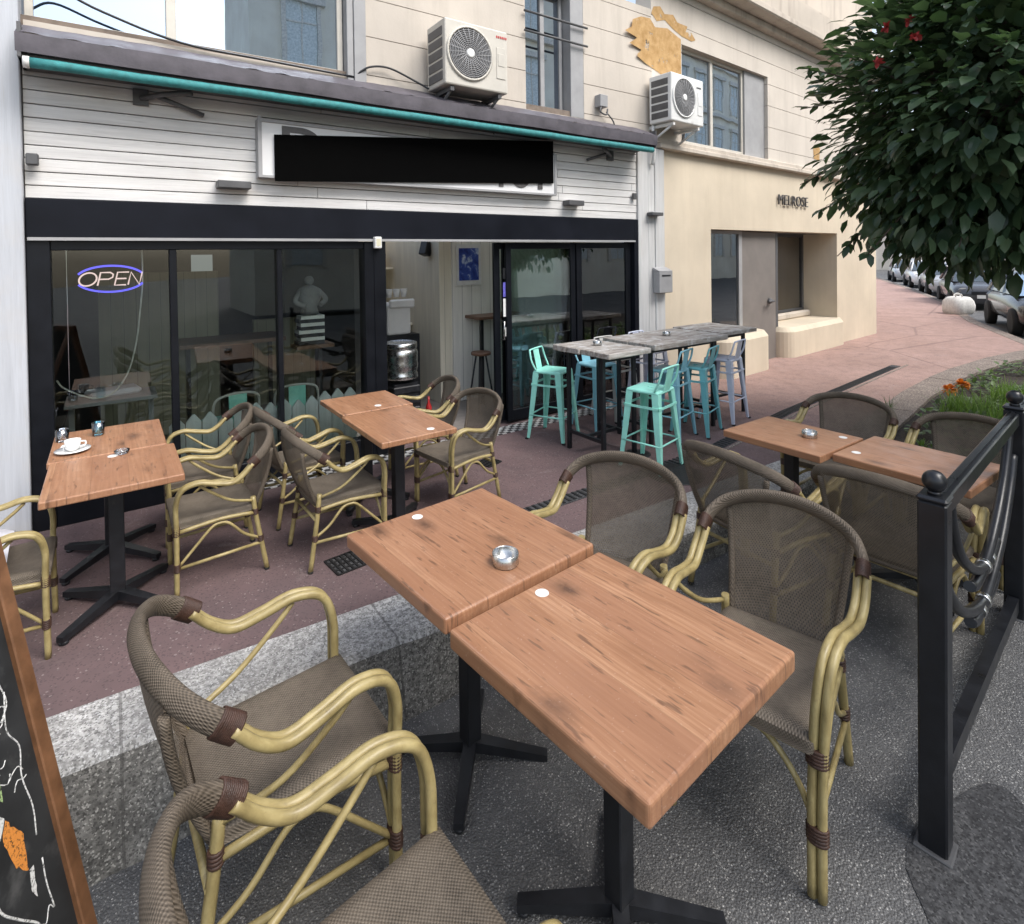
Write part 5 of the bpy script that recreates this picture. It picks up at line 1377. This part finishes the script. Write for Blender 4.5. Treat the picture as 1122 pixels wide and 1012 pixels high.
for k, (c, rad, dirn) in enumerate(clumps):
    if k % 3 == 0:
        base = Vector((0, 0, 1.9+random.uniform(0, 1.0))); mid = base.lerp(c, .5)+Vector((0, 0, .15)); bm_.tube([base[:], mid[:], c[:]], [.03, .02, .008], 6, 4)
    for j in range(62):
        while True:
            p = Vector((random.uniform(-1, 1), random.uniform(-1, 1), random.uniform(-1, 1)))
            if p.length < 1: break
        pos = c+p*rad*1.2
        if pos.z < 1.63+.36*max(0, -((pos.x-cc0.x)*.825-(pos.y-cc0.y)*.566)-.15): continue
        d = (p*.8+dirn*.9+Vector((random.uniform(-.6, .6), random.uniform(-.6, .6), random.uniform(-1.1, .1))))
        n_ = Vector((random.uniform(-.5, .5), random.uniform(-.5, .5), 1)).normalized()
        L = random.uniform(.10, .215); leafquad(V, Fc, pos, d, n_, L, L*random.uniform(.40, .52))
for k in range(90):
    cc, rh, rv, nc = CC[0] if k % 3 else CC[1]
    dirn = Vector((random.gauss(0, 1), random.gauss(0, 1), random.gauss(0, .8))).normalized()
    base = Vector((dirn.x*rh*.8, dirn.y*rh*.8, dirn.z*rv*.8))+cc; tip = base+dirn*random.uniform(.34, .66)+Vector((0, 0, random.uniform(-.2, .1)))
    if tip.z < 1.85: continue
    bm_.tube([base[:], tip[:]], [.010, .004], 5)
    for j in range(18):
        u = .25+.75*random.random(); pos = base.lerp(tip, u)
        d = dirn+Vector((random.uniform(-1, 1), random.uniform(-1, 1), random.uniform(-1, .4)))
        L = random.uniform(.09, .15); leafquad(V, Fc, pos, d, Vector((random.uniform(-.4, .4), random.uniform(-.4, .4), 1)), L, L*.45)
bm_.build('branches', M['bark'], tr)
m = MB(); m.v = V; m.f = [list(f) for f in Fc]; m.s = [True]*len(Fc); m.build('crown', M['leaf'], tr)
# ---- flower clusters on the camera side of the crown
FLW = [Vector((-2.03, 0.49, 3.49)), Vector((-1.85, 0.42, 3.55)), Vector((-1.93, 0.35, 3.40)), Vector((-2.09, 0.52, 3.24))]
random.seed(21)
for c in FLW:
    V = []; Fc = []
    for j in range(15):
        d = Vector((random.gauss(0, 1), random.gauss(0, 1), random.gauss(0, 1)))
        leafquad(V, Fc, c-d.normalized()*.004, d, Vector((random.random(), random.random(), 1)), random.uniform(.035, .055), .024)
    m = MB(); m.v = V; m.f = [list(f) for f in Fc]; m.s = [False]*len(Fc); m.build('flower_cluster', M['redfl'], tr)
# bed ground cover
random.seed(31); V = []; Fc = []
def in_bed(x, y):
    yi = None
    for a, b in zip(inner[:-1], inner[1:]):
        if a[0] <= x <= b[0]: yi = a[1]+(b[1]-a[1])*(x-a[0])/(b[0]-a[0])
    return yi is not None and y < yi-.12 and y > -6
for k in range(9000):
    x_ = 5.8+8.2*random.random()**1.3; y_ = -2.2-3.2*random.random()
    if not in_bed(x_, y_): continue
    dens = noise.noise((x_*1.3, y_*1.3, 4))
    if dens < -.25: continue
    hgt = .03+.16*max(0, dens+.35)*random.random()
    c = Vector((x_, y_, hgt-.02)); d = Vector((random.gauss(0, 1), random.gauss(0, 1), random.uniform(-.1, .7)))
    L = random.uniform(.05, .11); leafquad(V, Fc, c, d, Vector((0, 0, 1)), L, L*.55)
m = MB(); m.v = V; m.f = [list(f) for f in Fc]; m.s = [False]*len(Fc); stuff(m.build('ground_cover', M['ground']))
def clump(x, y, n_, h, mat, name, label, cat, spread=.12):
    V = []; Fc = []
    for k in range(n_):
        a = random.uniform(0, 2*math.pi); b = Vector((x+max(-1.3, min(1.3, random.gauss(0, 1)))*spread*.4, y+max(-1.3, min(1.3, random.gauss(0, 1)))*spread*.4, -.02))
        hh = h*random.uniform(.5, 1); ln = random.uniform(.1, .7)
        pr_ = None; o = len(V)
        for i in range(5):
            t_ = i/4; p = b+Vector((math.cos(a)*ln*hh*t_*t_, math.sin(a)*ln*hh*t_*t_, hh*t_*(1-.25*t_*ln)))
            w_ = .008*(1-t_)+.001; s_ = Vector((-math.sin(a), math.cos(a), 0))*w_
            V += [(p-s_)[:], (p+s_)[:]]
        for i in range(4): Fc.append((o+2*i, o+2*i+1, o+2*i+3, o+2*i+2))
    m = MB(); m.v = V; m.f = [list(f) for f in Fc]; m.s = [False]*len(Fc)
    return tag(m.build(name, M[mat]), label, cat)
clump(7.75, -2.95, 330, .38, 'grass', 'grass_clump', 'bright lime grass clump behind the right railing', 'plant', .42)
clump(8.9, -3.05, 300, .36, 'grass', 'grass_clump', 'lime leafy plant at the right edge of the flower bed', 'plant', .4)
clump(6.25, -2.98, 60, .14, 'grass', 'grass_clump', 'tiny yellow green plant at the bed edge beside the right chair', 'plant', .03)
for (x_, y_, lb) in ((8.12, -2.62, 'orange marigold flower, left one of the pair in the bed'), (8.55, -2.62, 'orange marigold flower, right one of the pair in the bed')):
    t = tag(empty('marigold', (x_, y_, 0)), lb, 'flower'); m = MB(); m.tube([(0, 0, -.02), (.01, 0, .2)], .006, 6); m.build('stem', M['grass'], t)
    V = []; Fc = []
    for k in range(60):
        d = Vector((random.gauss(0, 1), random.gauss(0, 1), random.gauss(.3, .7))).normalized(); leafquad(V, Fc, Vector((.01, 0, .22))+d*.02, d, Vector((0, .3, 1)), .065, .045)
    m = MB(); m.v = V; m.f = [list(f) for f in Fc]; m.s = [False]*len(Fc); m.build('bloom', M['orangefl'], t)
clump(8.0, .02, 30, .12, 'grass', 'grass_clump', 'small weed growing at the foot of the boutique plinth', 'plant', .03)
clump(7.2, -2.35, 26, .3, 'ground', 'grass_clump', 'dry reddish stems leaning over the planter kerb', 'plant', .03)

# ------------------------------------------------------------------ parked cars
def make_car(label, paint, gl):
    t = tag(empty('parked_car', (0, 0, 0)), label, 'car', 'cars parked along the kerb')
    # body loft along X (front at -X), half widths and heights
    secs = [(-2.05, .70, .30, .64), (-2.0, .80, .20, .72), (-1.6, .84, .22, .82), (-.9, .87, .22, .92), (-.6, .87, .22, .94), (1.2, .87, .22, .95), (1.8, .82, .24, .92), (2.0, .70, .30, .80)]
    m = MB(); vs = []; K = 12
    for (x_, hw, z0, z1) in secs:
        for k in range(K):
            a = 2*math.pi*(k+.5)/K; ca, sa = math.cos(a), math.sin(a)
            ex = lambda c: math.copysign(abs(c)**.45, c)
            vs.append((x_, hw*ex(ca), (z0+z1)/2+(z1-z0)/2*ex(sa)))
    fs = [(i*K+k, (i+1)*K+k, (i+1)*K+(k+1) % K, i*K+(k+1) % K) for i in range(len(secs)-1) for k in range(K)]+[tuple(range(K)), tuple(range((len(secs)-1)*K, len(secs)*K))[::-1]]
    m.add(vs, fs, True)
    # cabin pillars/roof
    m.add([(-.35, -.60, 1.36), (1.15, -.60, 1.38), (1.15, .60, 1.38), (-.35, .60, 1.36), (-.25, -.55, 1.42), (1.05, -.55, 1.43), (1.05, .55, 1.43), (-.25, .55, 1.42)], [(0, 1, 5, 4), (1, 2, 6, 5), (2, 3, 7, 6), (3, 0, 4, 7), (4, 5, 6, 7)], True)
    for y_ in (-1, 1):
        m.tube([(-1.05, y_*.78, .90), (-.35, y_*.60, 1.37)], .035, 6); m.tube([(1.75, y_*.75, .90), (1.15, y_*.60, 1.38)], .05, 6); m.tube([(.4, y_*.80, .93), (.4, y_*.60, 1.38)], .03, 6)
    m.build('body', paint, t)
    m = MB(); m.add([(-1.05, -.76, .90), (1.75, -.74, .90), (1.75, .74, .90), (-1.05, .76, .90), (-.34, -.59, 1.37), (1.13, -.59, 1.37), (1.13, .59, 1.37), (-.34, .59, 1.37)], [(0, 1, 5, 4), (1, 2, 6, 5), (2, 3, 7, 6), (3, 0, 4, 7)]); m.build('windows', gl, t)
    for x_ in (-1.28, 1.25):
        for y_ in (-1, 1):
            X = Matrix.Translation((x_, y_*.80, .31))@Matrix.Rotation(R(90), 4, 'X')
            m = MB(); m.lathe([(.2, -.09), (.31, -.09), (.32, -.05), (.32, .05), (.31, .09), (.2, .09)], seg=20, M=X); w_ = m.build('wheel', M['rubber'], t)
            m = MB(); m.lathe([(.2, -.085), (.2, .085)], seg=16, M=X); m.build('rim', M['steel'], w_)
    for y_ in (-1, 1):
        m = MB(); m.sphere((0, 0, 0), .13, 12, 8, M=Matrix.Translation((-1.93, y_*.58, .66))@Matrix.Diagonal((.6, 1.1, .55, 1))); m.build('headlight', M['lamp'], t)
    m = MB(); m.box(-2.075, -2.05, -.26, .26, .40, .51); m.build('number_plate', M['paper'], t)
    m = MB(); m.box(-2.06, -2.02, -.4, .4, .52, .62); m.build('grille', M['black'], t)
    return t
def carpaint(n_, c): 
    t = NT(n_); b = t.bsdf(c, .25, .1, .5); b.inputs['Coat Weight'].default_value = .6; return t.m
cgl = simple('car_glass', (.05, .07, .09), .08, var=.1, spec=.8)
c0 = make_car('black parked car with number plate at the right edge beyond the flower bed', carpaint('black_car', (.015, .016, .02)), simple('bluish_car_glass', (.25, .38, .55), .08, var=.1, spec=.8)); place(c0, 18.6, -1.35, -.125, R(24), 1.0)
c1 = make_car('dark grey parked car, second from the right behind the tree', carpaint('grey_car', (.05, .052, .06)), cgl); place(c1, 25.0, 1.75, -.125, R(24), 1.0)
c2 = make_car('silver parked car, third along the kerb', carpaint('silver_car', (.42, .43, .45)), cgl); place(c2, 30.6, 4.25, -.125, R(24), 1.0)
c3 = make_car('white parked car, fourth along the kerb', carpaint('white_car', (.75, .75, .75)), cgl); place(c3, 36.3, 6.9, -.125, R(25), 1.0)
dup(c2, (42.2, 9.9, -.125), R(26), 'silver parked car farthest up the street')
# white sack by the kerb
t = tag(empty('rubble_sack', (20.3, .85, 0), .4, .78), 'white rubble sack standing on the pavement by the parked cars', 'sack')
m = MB()
prs = [(.36, 0), (.42, .08), (.44, .3), (.40, .5), (.30, .62), (.22, .64)]
vs = []
for (r_, z_) in prs:
    for k in range(16):
        a = 2*math.pi*k/16; rr_ = r_*(1+.16*math.cos(4*a+.6))*(1+.10*noise.noise((math.cos(a)*2, math.sin(a)*2, z_*4))); vs.append((rr_*math.cos(a), rr_*math.sin(a), z_))
m.add(vs, [(i*16+k, i*16+(k+1) % 16, (i+1)*16+(k+1) % 16, (i+1)*16+k) for i in range(5) for k in range(16)]+[tuple(range(80, 96))], True); m.build('body', M['sack'], t)
for s_ in (-1, 1):
    m = MB(); m.tube([(s_*.2, -.1, .6), (s_*.28, -.05, .74), (s_*.24, .08, .70), (s_*.18, .1, .6)], .022, 6, 5); m.build('handle', M['sack'], t)

# ------------------------------------------------------------------ light
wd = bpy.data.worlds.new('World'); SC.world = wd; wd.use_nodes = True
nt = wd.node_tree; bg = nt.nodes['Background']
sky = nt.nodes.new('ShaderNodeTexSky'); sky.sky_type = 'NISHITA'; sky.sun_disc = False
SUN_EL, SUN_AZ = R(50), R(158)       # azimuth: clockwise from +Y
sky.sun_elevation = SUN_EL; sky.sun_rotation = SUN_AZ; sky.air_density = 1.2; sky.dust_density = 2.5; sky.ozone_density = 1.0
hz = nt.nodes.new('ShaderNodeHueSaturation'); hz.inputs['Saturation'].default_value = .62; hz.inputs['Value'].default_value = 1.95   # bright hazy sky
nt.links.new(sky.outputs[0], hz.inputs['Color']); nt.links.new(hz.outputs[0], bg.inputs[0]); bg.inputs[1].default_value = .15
sl = bpy.data.lights.new('sun', 'SUN'); sl.energy = 4.1; sl.angle = R(40); sl.color = (1, .965, .92)
so = bpy.data.objects.new('sun', sl); C.objects.link(so)
sd = Vector((math.sin(SUN_AZ)*math.cos(SUN_EL), math.cos(SUN_AZ)*math.cos(SUN_EL), math.sin(SUN_EL)))
so.rotation_euler = sd.to_track_quat('Z', 'Y').to_euler()
SC.view_settings.view_transform = 'Standard'; SC.view_settings.look = 'None'; SC.view_settings.exposure = 0; SC.view_settings.gamma = 1
SC.render.engine = 'CYCLES'
SC.cycles.max_bounces = 8; SC.cycles.transparent_max_bounces = 16; SC.cycles.use_denoising = True
SC.cycles.caustics_reflective = False; SC.cycles.caustics_refractive = False
